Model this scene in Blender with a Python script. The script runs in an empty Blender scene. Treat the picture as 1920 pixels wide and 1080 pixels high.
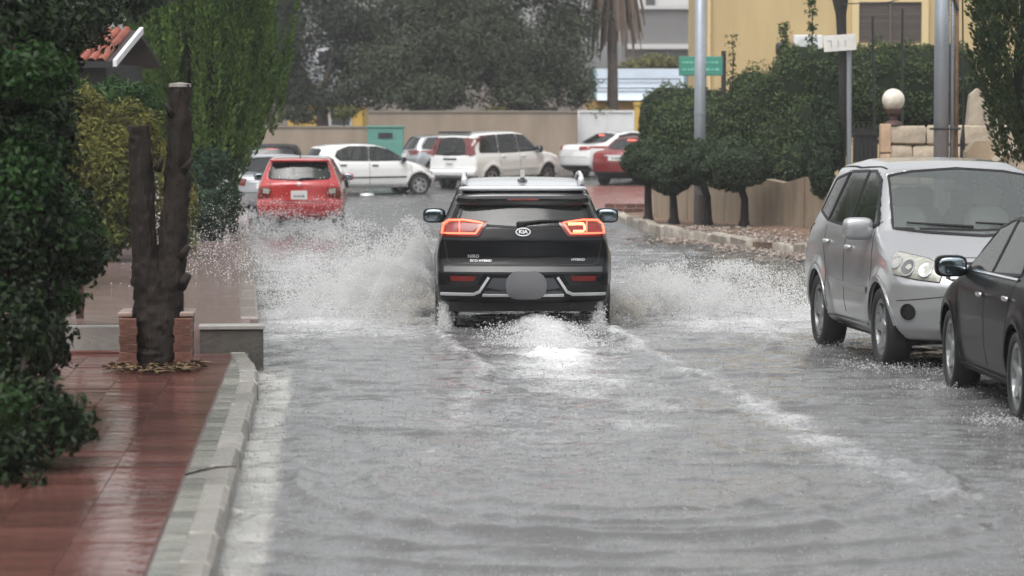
import bpy, bmesh, math, random
import numpy as np
from mathutils import Vector, Matrix
from mathutils.bvhtree import BVHTree
from mathutils.geometry import delaunay_2d_cdt

random.seed(7)
RNG = np.random.default_rng(11)
R = math.radians
SC = bpy.context.scene
COL = SC.collection

# ------------------------------------------------------------------ camera, sky, sun, exposure
CAM_H = 2.1
cam_data = bpy.data.cameras.new('camera')
cam_data.sensor_width = 36.0
cam_data.lens = 112.5
cam_data.clip_start = 0.5
cam_data.clip_end = 1500.0
cam_data.dof.use_dof = True
cam_data.dof.focus_distance = 31.0
cam_data.dof.aperture_fstop = 3.5
camera = bpy.data.objects.new('camera', cam_data)
camera.location = (0.0, 0.0, CAM_H)
camera.rotation_euler = (R(90.0 - 2.957), 0.0, 0.0)
COL.objects.link(camera)
SC.camera = camera

SUN_EL, SUN_ROT = R(62.0), R(200.0)
world = bpy.data.worlds.new('World')
SC.world = world
world.use_nodes = True
wn = world.node_tree
wn.nodes.clear()
w_out = wn.nodes.new('ShaderNodeOutputWorld')
w_bg = wn.nodes.new('ShaderNodeBackground')
w_hs = wn.nodes.new('ShaderNodeHueSaturation')
w_sky = wn.nodes.new('ShaderNodeTexSky')
w_sky.sky_type = 'NISHITA'
w_sky.sun_disc = False
w_sky.sun_elevation = SUN_EL
w_sky.sun_rotation = SUN_ROT
w_sky.dust_density = 4.0
w_sky.air_density = 1.4
w_hs.inputs['Saturation'].default_value = 0.10
w_bg.inputs['Strength'].default_value = 0.15
wn.links.new(w_sky.outputs[0], w_hs.inputs['Color'])
wn.links.new(w_hs.outputs[0], w_bg.inputs['Color'])
wn.links.new(w_bg.outputs[0], w_out.inputs['Surface'])

sun_data = bpy.data.lights.new('sun', 'SUN')
sun_data.energy = 1.0
sun_data.angle = R(40.0)
sun_data.color = (1.0, 0.97, 0.93)
sun = bpy.data.objects.new('sun', sun_data)
sun.rotation_euler = (R(90.0) - SUN_EL, 0.0, R(180.0) - SUN_ROT)
COL.objects.link(sun)

SC.view_settings.view_transform = 'Standard'
SC.view_settings.look = 'None'
SC.view_settings.exposure = 0.66
SC.view_settings.gamma = 1.0
SC.view_settings.use_curve_mapping = False
SC.render.engine = 'CYCLES'
SC.cycles.use_denoising = True
SC.cycles.max_bounces = 12
SC.cycles.diffuse_bounces = 8
SC.cycles.transparent_max_bounces = 40
SC.cycles.volume_bounces = 0
SC.cycles.caustics_reflective = False
SC.cycles.caustics_refractive = False
SC.cycles.sample_clamp_indirect = 6.0

# ------------------------------------------------------------------ materials
MATS = {}
def mat(name, color=(0.5, 0.5, 0.5), rough=0.5, metal=0.0, spec=0.5, coat=0.0, coat_rough=0.05,
        noise=0.0, nscale=8.0, bump=0.0, bscale=40.0, emit=None, estr=0.0, rvar=0.0, color2=None, island=0.0,
        translucent=0.0, objrand=0.0, stretch=None, nstretch=None):
    if name in MATS:
        return MATS[name]
    m = bpy.data.materials.new(name)
    m.use_nodes = True
    nt = m.node_tree
    b = nt.nodes['Principled BSDF']
    out = nt.nodes['Material Output']
    L = nt.links.new
    b.inputs['Base Color'].default_value = (*color, 1)
    b.inputs['Roughness'].default_value = rough
    b.inputs['Metallic'].default_value = metal
    b.inputs['Specular IOR Level'].default_value = spec
    b.inputs['Coat Weight'].default_value = coat
    b.inputs['Coat Roughness'].default_value = coat_rough
    if emit:
        b.inputs['Emission Color'].default_value = (*emit, 1)
        b.inputs['Emission Strength'].default_value = estr
    tc = nt.nodes.new('ShaderNodeTexCoord')
    last = None
    if noise > 0 or rvar > 0 or color2:
        n = nt.nodes.new('ShaderNodeTexNoise')
        n.inputs['Scale'].default_value = nscale
        n.inputs['Detail'].default_value = 6.0
        n.inputs['Roughness'].default_value = 0.65
        if nstretch:
            mpn = nt.nodes.new('ShaderNodeMapping'); mpn.inputs['Scale'].default_value = nstretch
            L(tc.outputs['Object'], mpn.inputs['Vector']); L(mpn.outputs[0], n.inputs['Vector'])
        else:
            L(tc.outputs['Object'], n.inputs['Vector'])
        ramp = nt.nodes.new('ShaderNodeMapRange')
        ramp.inputs['From Min'].default_value = 0.3
        ramp.inputs['From Max'].default_value = 0.7
        L(n.outputs['Fac'], ramp.inputs['Value'])
        mx = nt.nodes.new('ShaderNodeMix'); mx.data_type = 'RGBA'
        c2 = color2 if color2 else tuple(max(0, c * (1 - noise)) for c in color)
        c1 = color if color2 else tuple(min(1, c * (1 + noise)) for c in color)
        mx.inputs[6].default_value = (*c1, 1); mx.inputs[7].default_value = (*c2, 1)
        L(ramp.outputs[0], mx.inputs[0])
        last = mx.outputs[2]
        if rvar > 0:
            rr = nt.nodes.new('ShaderNodeMapRange')
            rr.inputs['To Min'].default_value = max(0.02, rough - rvar)
            rr.inputs['To Max'].default_value = min(1, rough + rvar)
            L(ramp.outputs[0], rr.inputs['Value'])
            L(rr.outputs[0], b.inputs['Roughness'])
    rnd = None
    if island > 0:
        g = nt.nodes.new('ShaderNodeNewGeometry'); rnd = g.outputs['Random Per Island']; amt = island
    if objrand > 0:
        g = nt.nodes.new('ShaderNodeObjectInfo'); rnd = g.outputs['Random']; amt = objrand
    if rnd is not None:
        mr = nt.nodes.new('ShaderNodeMapRange')
        mr.inputs['To Min'].default_value = 1 - amt; mr.inputs['To Max'].default_value = 1 + amt
        L(rnd, mr.inputs['Value'])
        hv = nt.nodes.new('ShaderNodeHueSaturation')
        if last is None:
            hv.inputs['Color'].default_value = (*color, 1)
        else:
            L(last, hv.inputs['Color'])
        L(mr.outputs[0], hv.inputs['Value'])
        last = hv.outputs[0]
    if last is not None:
        L(last, b.inputs['Base Color'])
    if bump > 0:
        n2 = nt.nodes.new('ShaderNodeTexNoise')
        n2.inputs['Scale'].default_value = bscale; n2.inputs['Detail'].default_value = 5.0
        if stretch:
            mp = nt.nodes.new('ShaderNodeMapping'); mp.inputs['Scale'].default_value = stretch
            L(tc.outputs['Object'], mp.inputs['Vector']); L(mp.outputs[0], n2.inputs['Vector'])
        else:
            L(tc.outputs['Object'], n2.inputs['Vector'])
        bp = nt.nodes.new('ShaderNodeBump')
        bp.inputs['Strength'].default_value = bump; bp.inputs['Distance'].default_value = 0.02
        L(n2.outputs['Fac'], bp.inputs['Height'])
        L(bp.outputs[0], b.inputs['Normal'])
    if translucent > 0:
        tr = nt.nodes.new('ShaderNodeBsdfTranslucent')
        ms = nt.nodes.new('ShaderNodeMixShader')
        ms.inputs[0].default_value = translucent
        if last is not None: L(last, tr.inputs['Color'])
        else: tr.inputs['Color'].default_value = (*color, 1)
        L(b.outputs[0], ms.inputs[1]); L(tr.outputs[0], ms.inputs[2]); L(ms.outputs[0], out.inputs['Surface'])
    MATS[name] = m
    return m

def paint(name, color, metal=0.0, rough=0.35, coat=1.0, spec=0.5, coat_ior=1.5):
    """car paint under a film of rain: clear coat with droplet relief"""
    if name in MATS: return MATS[name]
    m = mat(name, color, rough, metal, spec, coat, 0.06)
    nt = m.node_tree; b = nt.nodes['Principled BSDF']; L = nt.links.new
    b.inputs['Coat IOR'].default_value = coat_ior
    tc = nt.nodes.new('ShaderNodeTexCoord')
    v = nt.nodes.new('ShaderNodeTexVoronoi'); v.inputs['Scale'].default_value = 55.0
    n = nt.nodes.new('ShaderNodeTexNoise'); n.inputs['Scale'].default_value = 9.0; n.inputs['Detail'].default_value = 4
    L(tc.outputs['Object'], v.inputs['Vector']); L(tc.outputs['Object'], n.inputs['Vector'])
    mr = nt.nodes.new('ShaderNodeMapRange'); mr.inputs['From Min'].default_value = 0.0; mr.inputs['From Max'].default_value = 0.45
    mr.inputs['To Min'].default_value = 1.0; mr.inputs['To Max'].default_value = 0.0
    L(v.outputs['Distance'], mr.inputs['Value'])
    ml = nt.nodes.new('ShaderNodeMath'); ml.operation = 'MULTIPLY'
    L(mr.outputs[0], ml.inputs[0]); L(n.outputs['Fac'], ml.inputs[1])
    bp = nt.nodes.new('ShaderNodeBump'); bp.inputs['Strength'].default_value = 0.22; bp.inputs['Distance'].default_value = 0.004
    L(ml.outputs[0], bp.inputs['Height'])
    L(bp.outputs[0], b.inputs['Coat Normal'])
    L(bp.outputs[0], b.inputs['Normal'])
    r2 = nt.nodes.new('ShaderNodeMapRange'); r2.inputs['To Min'].default_value = 0.03; r2.inputs['To Max'].default_value = 0.22
    L(n.outputs['Fac'], r2.inputs['Value']); L(r2.outputs[0], b.inputs['Coat Roughness'])
    return m

def glass(name, tint=(0.35, 0.4, 0.4), refl=0.06, wet=0.02):
    if name in MATS: return MATS[name]
    m = bpy.data.materials.new(name); m.use_nodes = True
    nt = m.node_tree; nt.nodes.clear(); L = nt.links.new
    out = nt.nodes.new('ShaderNodeOutputMaterial')
    t = nt.nodes.new('ShaderNodeBsdfTransparent'); t.inputs[0].default_value = (*tint, 1)
    g = nt.nodes.new('ShaderNodeBsdfGlossy'); g.inputs['Roughness'].default_value = 0.05
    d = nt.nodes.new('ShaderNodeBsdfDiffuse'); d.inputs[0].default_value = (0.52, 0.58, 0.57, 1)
    f = nt.nodes.new('ShaderNodeFresnel'); f.inputs['IOR'].default_value = 1.55
    mx = nt.nodes.new('ShaderNodeMixShader'); mx2 = nt.nodes.new('ShaderNodeMixShader')
    n = nt.nodes.new('ShaderNodeTexNoise'); n.inputs['Scale'].default_value = 60.0
    tc = nt.nodes.new('ShaderNodeTexCoord'); L(tc.outputs['Object'], n.inputs['Vector'])
    bp = nt.nodes.new('ShaderNodeBump'); bp.inputs['Strength'].default_value = 0.15; bp.inputs['Distance'].default_value = 0.004
    L(n.outputs['Fac'], bp.inputs['Height']); L(bp.outputs[0], g.inputs['Normal'])
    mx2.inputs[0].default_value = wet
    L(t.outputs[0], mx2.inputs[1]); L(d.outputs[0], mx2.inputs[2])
    L(f.outputs[0], mx.inputs[0]); L(mx2.outputs[0], mx.inputs[1]); L(g.outputs[0], mx.inputs[2])
    L(mx.outputs[0], out.inputs['Surface'])
    MATS[name] = m
    return m

# ------------------------------------------------------------------ object helpers
def link(name, me, m=None, parent=None, loc=None):
    o = bpy.data.objects.new(name, me)
    COL.objects.link(o)
    if m is not None and me is not None:
        ms = m if isinstance(m, (list, tuple)) else [m]
        if len(me.materials) == 0:
            for x in ms: me.materials.append(x)
    if parent is not None: o.parent = parent
    if loc is not None: o.location = loc
    return o

def tag(o, label=None, cat=None, group=None, kind=None):
    if label: o['label'] = label
    if cat: o['category'] = cat
    if group: o['group'] = group
    if kind: o['kind'] = kind
    return o

def thing(name, label, cat, loc=(0, 0, 0), rz=0.0, group=None):
    o = bpy.data.objects.new(name, None)
    COL.objects.link(o)
    o.location = loc; o.rotation_euler = (0, 0, rz)
    o.empty_display_size = 0.2
    return tag(o, label, cat, group)

def structure(name, me, m, label=None):
    return tag(link(name, me, m), label, kind='structure')

def pydata(name, verts, faces, smooth=True):
    me = bpy.data.meshes.new(name)
    me.from_pydata([tuple(v) for v in verts], [], [tuple(f) for f in faces])
    if smooth: me.shade_smooth()
    me.update()
    return me

def fast_mesh(name, V, F, smooth=False):
    """V (n,3) array, F (m,k) int array with constant k"""
    V = np.ascontiguousarray(V, dtype=np.float32); F = np.ascontiguousarray(F, dtype=np.int32)
    me = bpy.data.meshes.new(name)
    me.vertices.add(len(V)); me.vertices.foreach_set('co', V.ravel())
    k = F.shape[1]
    me.loops.add(F.size); me.loops.foreach_set('vertex_index', F.ravel())
    me.polygons.add(len(F))
    me.polygons.foreach_set('loop_start', np.arange(0, F.size, k, dtype=np.int32))
    me.update(calc_edges=True)
    me.validate()
    if smooth: me.shade_smooth()
    return me

class MB:
    """collects boxes, tubes and lathes into one mesh"""
    def __init__(self): self.v, self.f = [], []
    def add(self, vs, fs):
        b = len(self.v); self.v += [tuple(map(float, q)) for q in vs]; self.f += [tuple(i + b for i in q) for q in fs]
        return self
    def box(self, c, s, rz=0.0, bev=0.0, jit=0.0):
        hx, hy, hz = s[0] / 2, s[1] / 2, s[2] / 2
        if bev <= 0:
            vs = [(-hx, -hy, -hz), (hx, -hy, -hz), (hx, hy, -hz), (-hx, hy, -hz), (-hx, -hy, hz), (hx, -hy, hz), (hx, hy, hz), (-hx, hy, hz)]
            fs = [(0, 3, 2, 1), (4, 5, 6, 7), (0, 1, 5, 4), (1, 2, 6, 5), (2, 3, 7, 6), (3, 0, 4, 7)]
        else:
            b = bev; vs = []
            for z, e in ((-hz, b), (-hz + b, 0), (hz - b, 0), (hz, b)):
                for sx, sy in ((-1, -1), (1, -1), (1, 1), (-1, 1)):
                    vs.append((sx * (hx - e), sy * (hy - e), z))
            fs = [(3, 2, 1, 0), (12, 13, 14, 15)]
            for r in range(3):
                for k in range(4):
                    a = r * 4 + k; c2 = r * 4 + (k + 1) % 4
                    fs.append((a, c2, c2 + 4, a + 4))
        if jit: vs = [(x + random.uniform(-jit, jit), y + random.uniform(-jit, jit), z + random.uniform(-jit, jit)) for x, y, z in vs]
        cs, sn = math.cos(rz), math.sin(rz)
        return self.add([(c[0] + x * cs - y * sn, c[1] + x * sn + y * cs, c[2] + z) for x, y, z in vs], fs)
    def tube(self, pts, rad, n=10, cap=True):
        pts = [Vector(p) for p in pts]
        if not isinstance(rad, (list, tuple)): rad = [rad] * len(pts)
        vs, fs = [], []
        prev = None
        for i, p in enumerate(pts):
            t = (pts[min(i + 1, len(pts) - 1)] - pts[max(i - 1, 0)]).normalized()
            ref = prev if prev is not None else (Vector((1, 0, 0)) if abs(t.x) < 0.9 else Vector((0, 1, 0)))
            a = (ref - t * ref.dot(t)).normalized(); b = t.cross(a); prev = a
            for k in range(n):
                an = 2 * math.pi * k / n
                vs.append(p + (a * math.cos(an) + b * math.sin(an)) * rad[i])
        for i in range(len(pts) - 1):
            for k in range(n):
                k2 = (k + 1) % n
                fs.append((i * n + k, i * n + k2, (i + 1) * n + k2, (i + 1) * n + k))
        if cap:
            fs.append(tuple(range(n - 1, -1, -1))); fs.append(tuple((len(pts) - 1) * n + k for k in range(n)))
        return self.add(vs, fs)
    def lathe(self, prof, n=24, axis='z', c=(0, 0, 0)):
        vs, fs = [], []
        for r, h in prof:
            for k in range(n):
                an = 2 * math.pi * k / n
                p = (r * math.cos(an), r * math.sin(an), h)
                if axis == 'x': p = (h, p[0], p[1])
                if axis == 'y': p = (p[1], h, p[0])
                vs.append((p[0] + c[0], p[1] + c[1], p[2] + c[2]))
        for i in range(len(prof) - 1):
            for k in range(n):
                k2 = (k + 1) % n
                fs.append((i * n + k, i * n + k2, (i + 1) * n + k2, (i + 1) * n + k))
        return self.add(vs, fs)
    def sup(self, c, r, e=0.5, nu=20, nv=12, rz=0.0):
        """superellipsoid: e=1 ellipsoid, e->0 box"""
        vs, fs = [], []
        pw = lambda w: math.copysign(abs(w) ** e, w)
        cs, sn = math.cos(rz), math.sin(rz)
        for j in range(nv + 1):
            ph = -math.pi / 2 + math.pi * j / nv
            for i in range(nu):
                th = 2 * math.pi * i / nu
                x = r[0] * pw(math.cos(ph)) * pw(math.cos(th)); y = r[1] * pw(math.cos(ph)) * pw(math.sin(th)); z = r[2] * pw(math.sin(ph))
                vs.append((c[0] + x * cs - y * sn, c[1] + x * sn + y * cs, c[2] + z))
        for j in range(nv):
            for i in range(nu):
                i2 = (i + 1) % nu
                fs.append((j * nu + i, j * nu + i2, (j + 1) * nu + i2, (j + 1) * nu + i))
        return self.add(vs, fs)
    def prism(self, poly, axis, a, b):
        """polygon extruded along axis from a to b; poly in the two other coordinates"""
        n = len(poly)
        def P(u, w, t):
            return {'x': (t, u, w), 'y': (u, t, w), 'z': (u, w, t)}[axis]
        vs = [P(u, w, a) for u, w in poly] + [P(u, w, b) for u, w in poly]
        fs = [tuple(range(n - 1, -1, -1)), tuple(range(n, 2 * n))]
        for k in range(n):
            fs.append((k, (k + 1) % n, n + (k + 1) % n, n + k))
        return self.add(vs, fs)
    def build(self, name, m, parent=None, smooth=False, auto=None):
        me = pydata(name, self.v, self.f, smooth)
        if auto is not None:
            me.shade_smooth()
            bm = bmesh.new(); bm.from_mesh(me)
            bmesh.ops.recalc_face_normals(bm, faces=bm.faces)
            for e in bm.edges:
                if len(e.link_faces) == 2 and e.calc_face_angle(0) > R(auto): e.smooth = False
            bm.to_mesh(me); bm.free()
        else:
            bm = bmesh.new(); bm.from_mesh(me); bmesh.ops.recalc_face_normals(bm, faces=bm.faces); bm.to_mesh(me); bm.free()
        return link(name, me, m, parent)

F_PX = 6000.0
def sight(px, py, d):
    """world point seen from the photographer's stand at a bearing and a distance d"""
    return Vector(((px - 960) / F_PX * d, d, CAM_H - (py - 230) / F_PX * d))

def value_noise(x, y, seed=0):
    """smooth 2D value noise in [-1,1]"""
    rg = np.random.default_rng(seed); T = rg.uniform(-1, 1, (256, 256))
    xi = np.floor(x).astype(int); yi = np.floor(y).astype(int)
    fx = x - xi; fy = y - yi
    fx = fx * fx * fx * (fx * (fx * 6 - 15) + 10); fy = fy * fy * fy * (fy * (fy * 6 - 15) + 10)
    a = T[xi & 255, yi & 255]; b = T[(xi + 1) & 255, yi & 255]; c = T[xi & 255, (yi + 1) & 255]; d = T[(xi + 1) & 255, (yi + 1) & 255]
    return (a * (1 - fx) + b * fx) * (1 - fy) + (c * (1 - fx) + d * fx) * fy

def sstep(a, b, x):
    t = np.clip((x - a) / (b - a), 0, 1)
    return t * t * (3 - 2 * t)

def road_z(y):
    """the street is level, then climbs gently past the junction"""
    q = np.maximum(np.asarray(y, float) - 78.0, 0.0)
    return np.where(q < 24, 0.00138 * q ** 1.9, 0.577 + (q - 24) * 0.035)

# road frame: the kerb runs from KO along KT; KN points towards the carriageway
KO = Vector((-1.33, 14.0, 0)); KT = Vector((-0.0585, 1.0, 0)).normalized(); KN = Vector((KT.y, -KT.x, 0))
KANG = math.atan2(KT.y, KT.x) - math.pi / 2
RO = Vector((-2.12, 27.35, 0)); RT = Vector((-0.085, 1.0, 0)).normalized(); RN = Vector((RT.y, -RT.x, 0)); RANG = math.atan2(RT.y, RT.x) - math.pi / 2
def far_road(u, v, z=0.0):
    p = RO + RT * u + RN * v
    return Vector((p.x, p.y, z))
def road(u, v, z=0.0):
    p = KO + KT * u + KN * v
    return Vector((p.x, p.y, z))
# ------------------------------------------------------------------ ground, road, water
def sheet(name, xs, ys, zf, m, label, skip=None):
    X, Y = np.meshgrid(xs, ys, indexing='xy')
    Z = zf(X, Y)
    V = np.stack([X, Y, Z], -1).reshape(-1, 3)
    ny, nx = X.shape
    i = np.arange(ny - 1)[:, None] * nx + np.arange(nx - 1)[None, :]
    F = np.stack([i, i + 1, i + nx + 1, i + nx], -1).reshape(-1, 4)
    return structure(name, fast_mesh(name, V, F, True), m, label)

M_soil = mat('soil', (0.07, 0.05, 0.035), 0.8, noise=0.5, nscale=3, bump=0.5, bscale=12)
M_asph = mat('wet_asphalt', (0.085, 0.085, 0.088), 0.28, noise=0.35, nscale=1.5, rvar=0.14, bump=0.25, bscale=60, spec=0.6)
sheet('ground', np.linspace(-150, 150, 61), np.concatenate([np.linspace(-10, 70, 41), np.linspace(74, 225, 60)]),
      lambda X, Y: road_z(Y) - 0.10 + np.maximum(0, Y - 125) * 0.06 * sstep(8, 40, X), M_soil, 'bare wet soil around the street')
def road_zf(X, Y):
        return road_z(Y) - 0.05 * sstep(66, 58, Y)
sheet('road', np.linspace(-40, 40, 81), np.linspace(-6, 105.6, 140), road_zf, M_asph, 'dark wet asphalt street climbing towards the junction')

# --- flood water: real relief from ripples, wakes and rings
def water_height(X, Y):
    n1 = value_noise(X / 1.1, Y / 0.9, 1); n2 = value_noise(X / 1.3 + 7, Y / 1.2, 2)
    h = 0.014 * value_noise(X / 0.60 + n1 * .5, Y / 0.34 + n2 * .5, 3)
    h += 0.011 * value_noise(X / 0.27 + n2 * .4, Y / 0.16, 4)
    h += 0.0055 * value_noise(X / 0.12, Y / 0.075 + n1, 5)
    h += 0.0024 * value_noise(X / 0.055, Y / 0.04, 6)
    # rings run out from the wake
    r = np.hypot((X - 0.65), (Y - 18.6) * 0.8) + 0.10 * value_noise(X / 2.2, Y / 2.0, 16) + 0.02 * n2
    ring = np.exp(-((r - 1.9) / 1.1) ** 2)
    ph = (r * 2.6 + 0.25 * n2) % 1.0
    h += 0.004 * ring * np.clip(.75 + value_noise(X / 1.2, Y / 1.1, 17), 0, 1) * (np.exp(-((ph - 0.5) / 0.085) ** 2) - 0.2)
    for r0, ht in ((1.05, .024), (1.48, .030), (1.92, .044), (2.45, .034), (2.95, .026)):
        side = sstep(20.6, 18.2, Y) * np.clip(1.05 + .7 * value_noise(X / 1.4 + r0 * 5, Y / 1.4, 18), 0, 1)
        h += ht * side * np.exp(-((r - r0) / .042) ** 2)
    # long crests crossing the lane
    ph2 = (Y * 1.25 + 0.10 * X + 0.75 * value_noise(X / 3.2, Y / 2.4, 15) + 0.10 * n2) % 1.0
    am = np.clip(value_noise(X / 1.3 + 3, Y / 0.7, 9) * 1.4 + 0.25, 0, 1)
    h += 0.018 * am * np.exp(-((ph2 - 0.5) / 0.045) ** 2)
    # wake and churn behind the driving car
    wk = np.exp(-((X - 0.28 - 0.02 * (33 - Y)) / 0.33) ** 2) * sstep(25.0, 31.0, Y) * sstep(34.6, 33.2, Y)
    h += wk * (0.085 * sstep(28, 32.6, Y) + 0.03 * value_noise(X / 0.14, Y / 0.2, 10) + 0.015 * value_noise(X / 0.06, Y / 0.1, 11))
    for s in (-1, 1):
        xc = np.where(s < 0, -0.78 + np.maximum(0, 32.6 - Y) * 0.085, 1.0 + np.maximum(0, 32.0 - Y) * 0.092)
        t = np.exp(-((X - xc) / 0.14) ** 2) * sstep(16 if s > 0 else 25.5, 26, Y) * sstep(33.6, 32.6, Y)
        h += t * (0.016 + 0.016 * value_noise(X / 0.09, Y / 0.15, 12 + s))
    amp = 1 + 0.6 * np.exp(-((Y - 29) / 7) ** 2)
    return h * amp

def foam_amount(X, Y):
    f = value_noise(X / 0.5, Y / 0.6, 20) * .5 + value_noise(X / 0.2, Y / 0.28, 21) * .35 + value_noise(X / 0.08, Y / 0.12, 22) * .3
    m = 0.95 * np.exp(-((X - 0.30 - 0.025 * (33 - Y)) / (0.30 + 0.045 * np.maximum(0, 33 - Y))) ** 2) * sstep(20.5, 29.5, Y) * sstep(34.6, 33.0, Y)
    xl = -0.80 + np.maximum(0, 32.6 - Y) * 0.10 + .06 * value_noise(Y / .8, Y * 0, 50)
    xl = np.where(Y < 27, -0.24 - (27 - Y) * 0.035, xl)
    m = np.maximum(m, (0.50 - .02 * np.maximum(0, 30 - Y)) * np.exp(-((X - xl) / (0.07 + .012 * np.maximum(0, 32 - Y))) ** 2) * sstep(15, 24, Y) * sstep(33.6, 32.4, Y))
    xr = 1.02 + np.maximum(0, 31.8 - Y) * 0.097 + .08 * value_noise(Y / .9 + 5, Y * 0, 51)
    m = np.maximum(m, (0.54 - .014 * np.maximum(0, 30 - Y)) * np.exp(-((X - xr) / (0.10 + .012 * np.maximum(0, 32 - Y))) ** 2) * sstep(15.5, 20, Y) * sstep(33.6, 32.0, Y))
    m = np.maximum(m, 0.36 * np.exp(-((X - 0.45) / 1.3) ** 2) * sstep(14, 26, Y) * sstep(33.4, 30, Y))
    # spray falling back on both sides of the car
    m = np.maximum(m, 0.80 * np.exp(-((X + 2.0) / 1.5) ** 2) * np.exp(-((Y - 34.0) / 3.4) ** 2))
    m = np.maximum(m, 0.72 * np.exp(-((X - 2.6) / 1.7) ** 2) * np.exp(-((Y - 34.4) / 3.4) ** 2))
    m = np.maximum(m, 0.5 * np.exp(-((X + 3.4) / 0.9) ** 2) * np.exp(-((Y - 45) / 9) ** 2))
    m = np.maximum(m, 0.42 * np.exp(-((X + 1.0) / 3.5) ** 2) * np.exp(-((Y - 42) / 6) ** 2))
    a = np.clip(m * .95 + f * 0.42 * np.minimum(1, m * 3) * (1 - .5 * m) - 0.06, 0, 1)
    # little rain pops and froth everywhere
    pop = np.clip(value_noise(X / 0.035, Y / 0.05, 30) - 0.72, 0, 1) * 1.6
    return np.clip(a + pop * 0.5, 0, 1)

def build_water():
    nu = 290
    y = [12.3]
    while y[-1] < 70: y.append(y[-1] + 0.0175 + 0.0019 * max(0, y[-1] - 14))
    ys = np.array(y)
    us = np.linspace(-1, 1, nu)
    Y = np.repeat(ys[:, None], nu, 1)
    half = 2.2 + 0.185 * Y
    X = us[None, :] * half + 0.02 * Y
    H = water_height(X, Y)
    Z = H * sstep(70, 52, Y) * 0.9 - 0.012 * sstep(55, 66, Y)
    V = np.stack([X, Y, Z], -1).reshape(-1, 3)
    n = len(ys)
    i = np.arange(n - 1)[:, None] * nu + np.arange(nu - 1)[None, :]
    F = np.stack([i, i + 1, i + nu + 1, i + nu], -1).reshape(-1, 4)
    me = fast_mesh('water', V, F, True)
    at = me.attributes.new('foam', 'FLOAT', 'POINT')
    at.data.foreach_set('value', foam_amount(X, Y).astype(np.float32).ravel())
    v = (X - (KO.x + (Y - KO.y) * KT.x / KT.y)) * KT.y
    sh = sstep(.25, .20, v + .02 * value_noise(Y / .5, X / .1, 61)) * sstep(27.6, 26.4, Y) * (.75 + .35 * value_noise(X / .12, Y / .3, 62))
    a2 = me.attributes.new('shallow', 'FLOAT', 'POINT'); a2.data.foreach_set('value', np.clip(sh, 0, 1).astype(np.float32).ravel())
    m = bpy.data.materials.new('flood_water'); m.use_nodes = True
    nt = m.node_tree; b = nt.nodes['Principled BSDF']; L = nt.links.new
    b.inputs['IOR'].default_value = 1.33
    a = nt.nodes.new('ShaderNodeAttribute'); a.attribute_name = 'foam'
    tc = nt.nodes.new('ShaderNodeTexCoord')
    n1 = nt.nodes.new('ShaderNodeTexNoise'); n1.inputs['Scale'].default_value = 0.7; n1.inputs['Detail'].default_value = 4
    L(tc.outputs['Object'], n1.inputs['Vector'])
    mx = nt.nodes.new('ShaderNodeMix'); mx.data_type = 'RGBA'
    mx.inputs[6].default_value = (0.085, 0.086, 0.087, 1); mx.inputs[7].default_value = (0.135, 0.136, 0.136, 1)
    L(n1.outputs['Fac'], mx.inputs[0])
    m2 = nt.nodes.new('ShaderNodeMix'); m2.data_type = 'RGBA'
    m2.inputs[7].default_value = (0.64, 0.645, 0.655, 1)
    nf = nt.nodes.new('ShaderNodeTexNoise'); nf.inputs['Scale'].default_value = 24.0; nf.inputs['Detail'].default_value = 8; nf.inputs['Roughness'].default_value = 0.75
    L(tc.outputs['Object'], nf.inputs['Vector'])
    ma = nt.nodes.new('ShaderNodeMath'); ma.operation = 'MULTIPLY_ADD'; ma.inputs[1].default_value = 1.5; L(nf.outputs['Fac'], ma.inputs[0]); L(a.outputs['Fac'], ma.inputs[2])
    mf = nt.nodes.new('ShaderNodeMapRange'); mf.inputs['From Min'].default_value = 0.88; mf.inputs['From Max'].default_value = 1.75; L(ma.outputs[0], mf.inputs['Value'])
    L(mf.outputs[0], m2.inputs[0]); 
    a3 = nt.nodes.new('ShaderNodeAttribute'); a3.attribute_name = 'shallow'
    ms = nt.nodes.new('ShaderNodeMix'); ms.data_type = 'RGBA'; ms.inputs[7].default_value = (0.33, 0.325, 0.30, 1)
    L(a3.outputs['Fac'], ms.inputs[0]); L(mx.outputs[2], ms.inputs[6]); L(ms.outputs[2], m2.inputs[6]); L(m2.outputs[2], b.inputs['Base Color'])
    rr = nt.nodes.new('ShaderNodeMapRange'); rr.inputs['To Min'].default_value = 0.045; rr.inputs['To Max'].default_value = 0.65
    L(mf.outputs[0], rr.inputs['Value']); L(rr.outputs[0], b.inputs['Roughness'])
    n2 = nt.nodes.new('ShaderNodeTexNoise'); n2.inputs['Scale'].default_value = 28.0; n2.inputs['Detail'].default_value = 6; n2.inputs['Roughness'].default_value = 0.7
    L(tc.outputs['Object'], n2.inputs['Vector'])
    bp = nt.nodes.new('ShaderNodeBump'); bp.inputs['Strength'].default_value = 0.22; bp.inputs['Distance'].default_value = 0.02
    L(n2.outputs['Fac'], bp.inputs['Height']); L(bp.outputs[0], b.inputs['Normal'])
    structure('water', me, m, 'grey rippled flood water covering the street')
build_water()
# unseen dark bank added round the near end to block low-sky reflections
def rise(X, Y):
    d = np.maximum(np.abs(X - 1.5) - 13.0, 0) * sstep(52, 26, Y)
    d2 = np.maximum(-14.0 - Y, 0)
    q = np.maximum(d, d2)
    return -0.3 + 10.0 * sstep(0, 8, q) + 0.8 * value_noise(X / 2.2, Y / 2.2, 60) * sstep(2, 7, q)
sheet('sky_blocker', np.linspace(-45, 48, 90), np.linspace(-45, 52, 90), rise, mat('blocker_dark', (0.045, 0.055, 0.035), 0.9, noise=.5, nscale=.8), 'unseen dark bank added beside the near street to block low sky')

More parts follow.
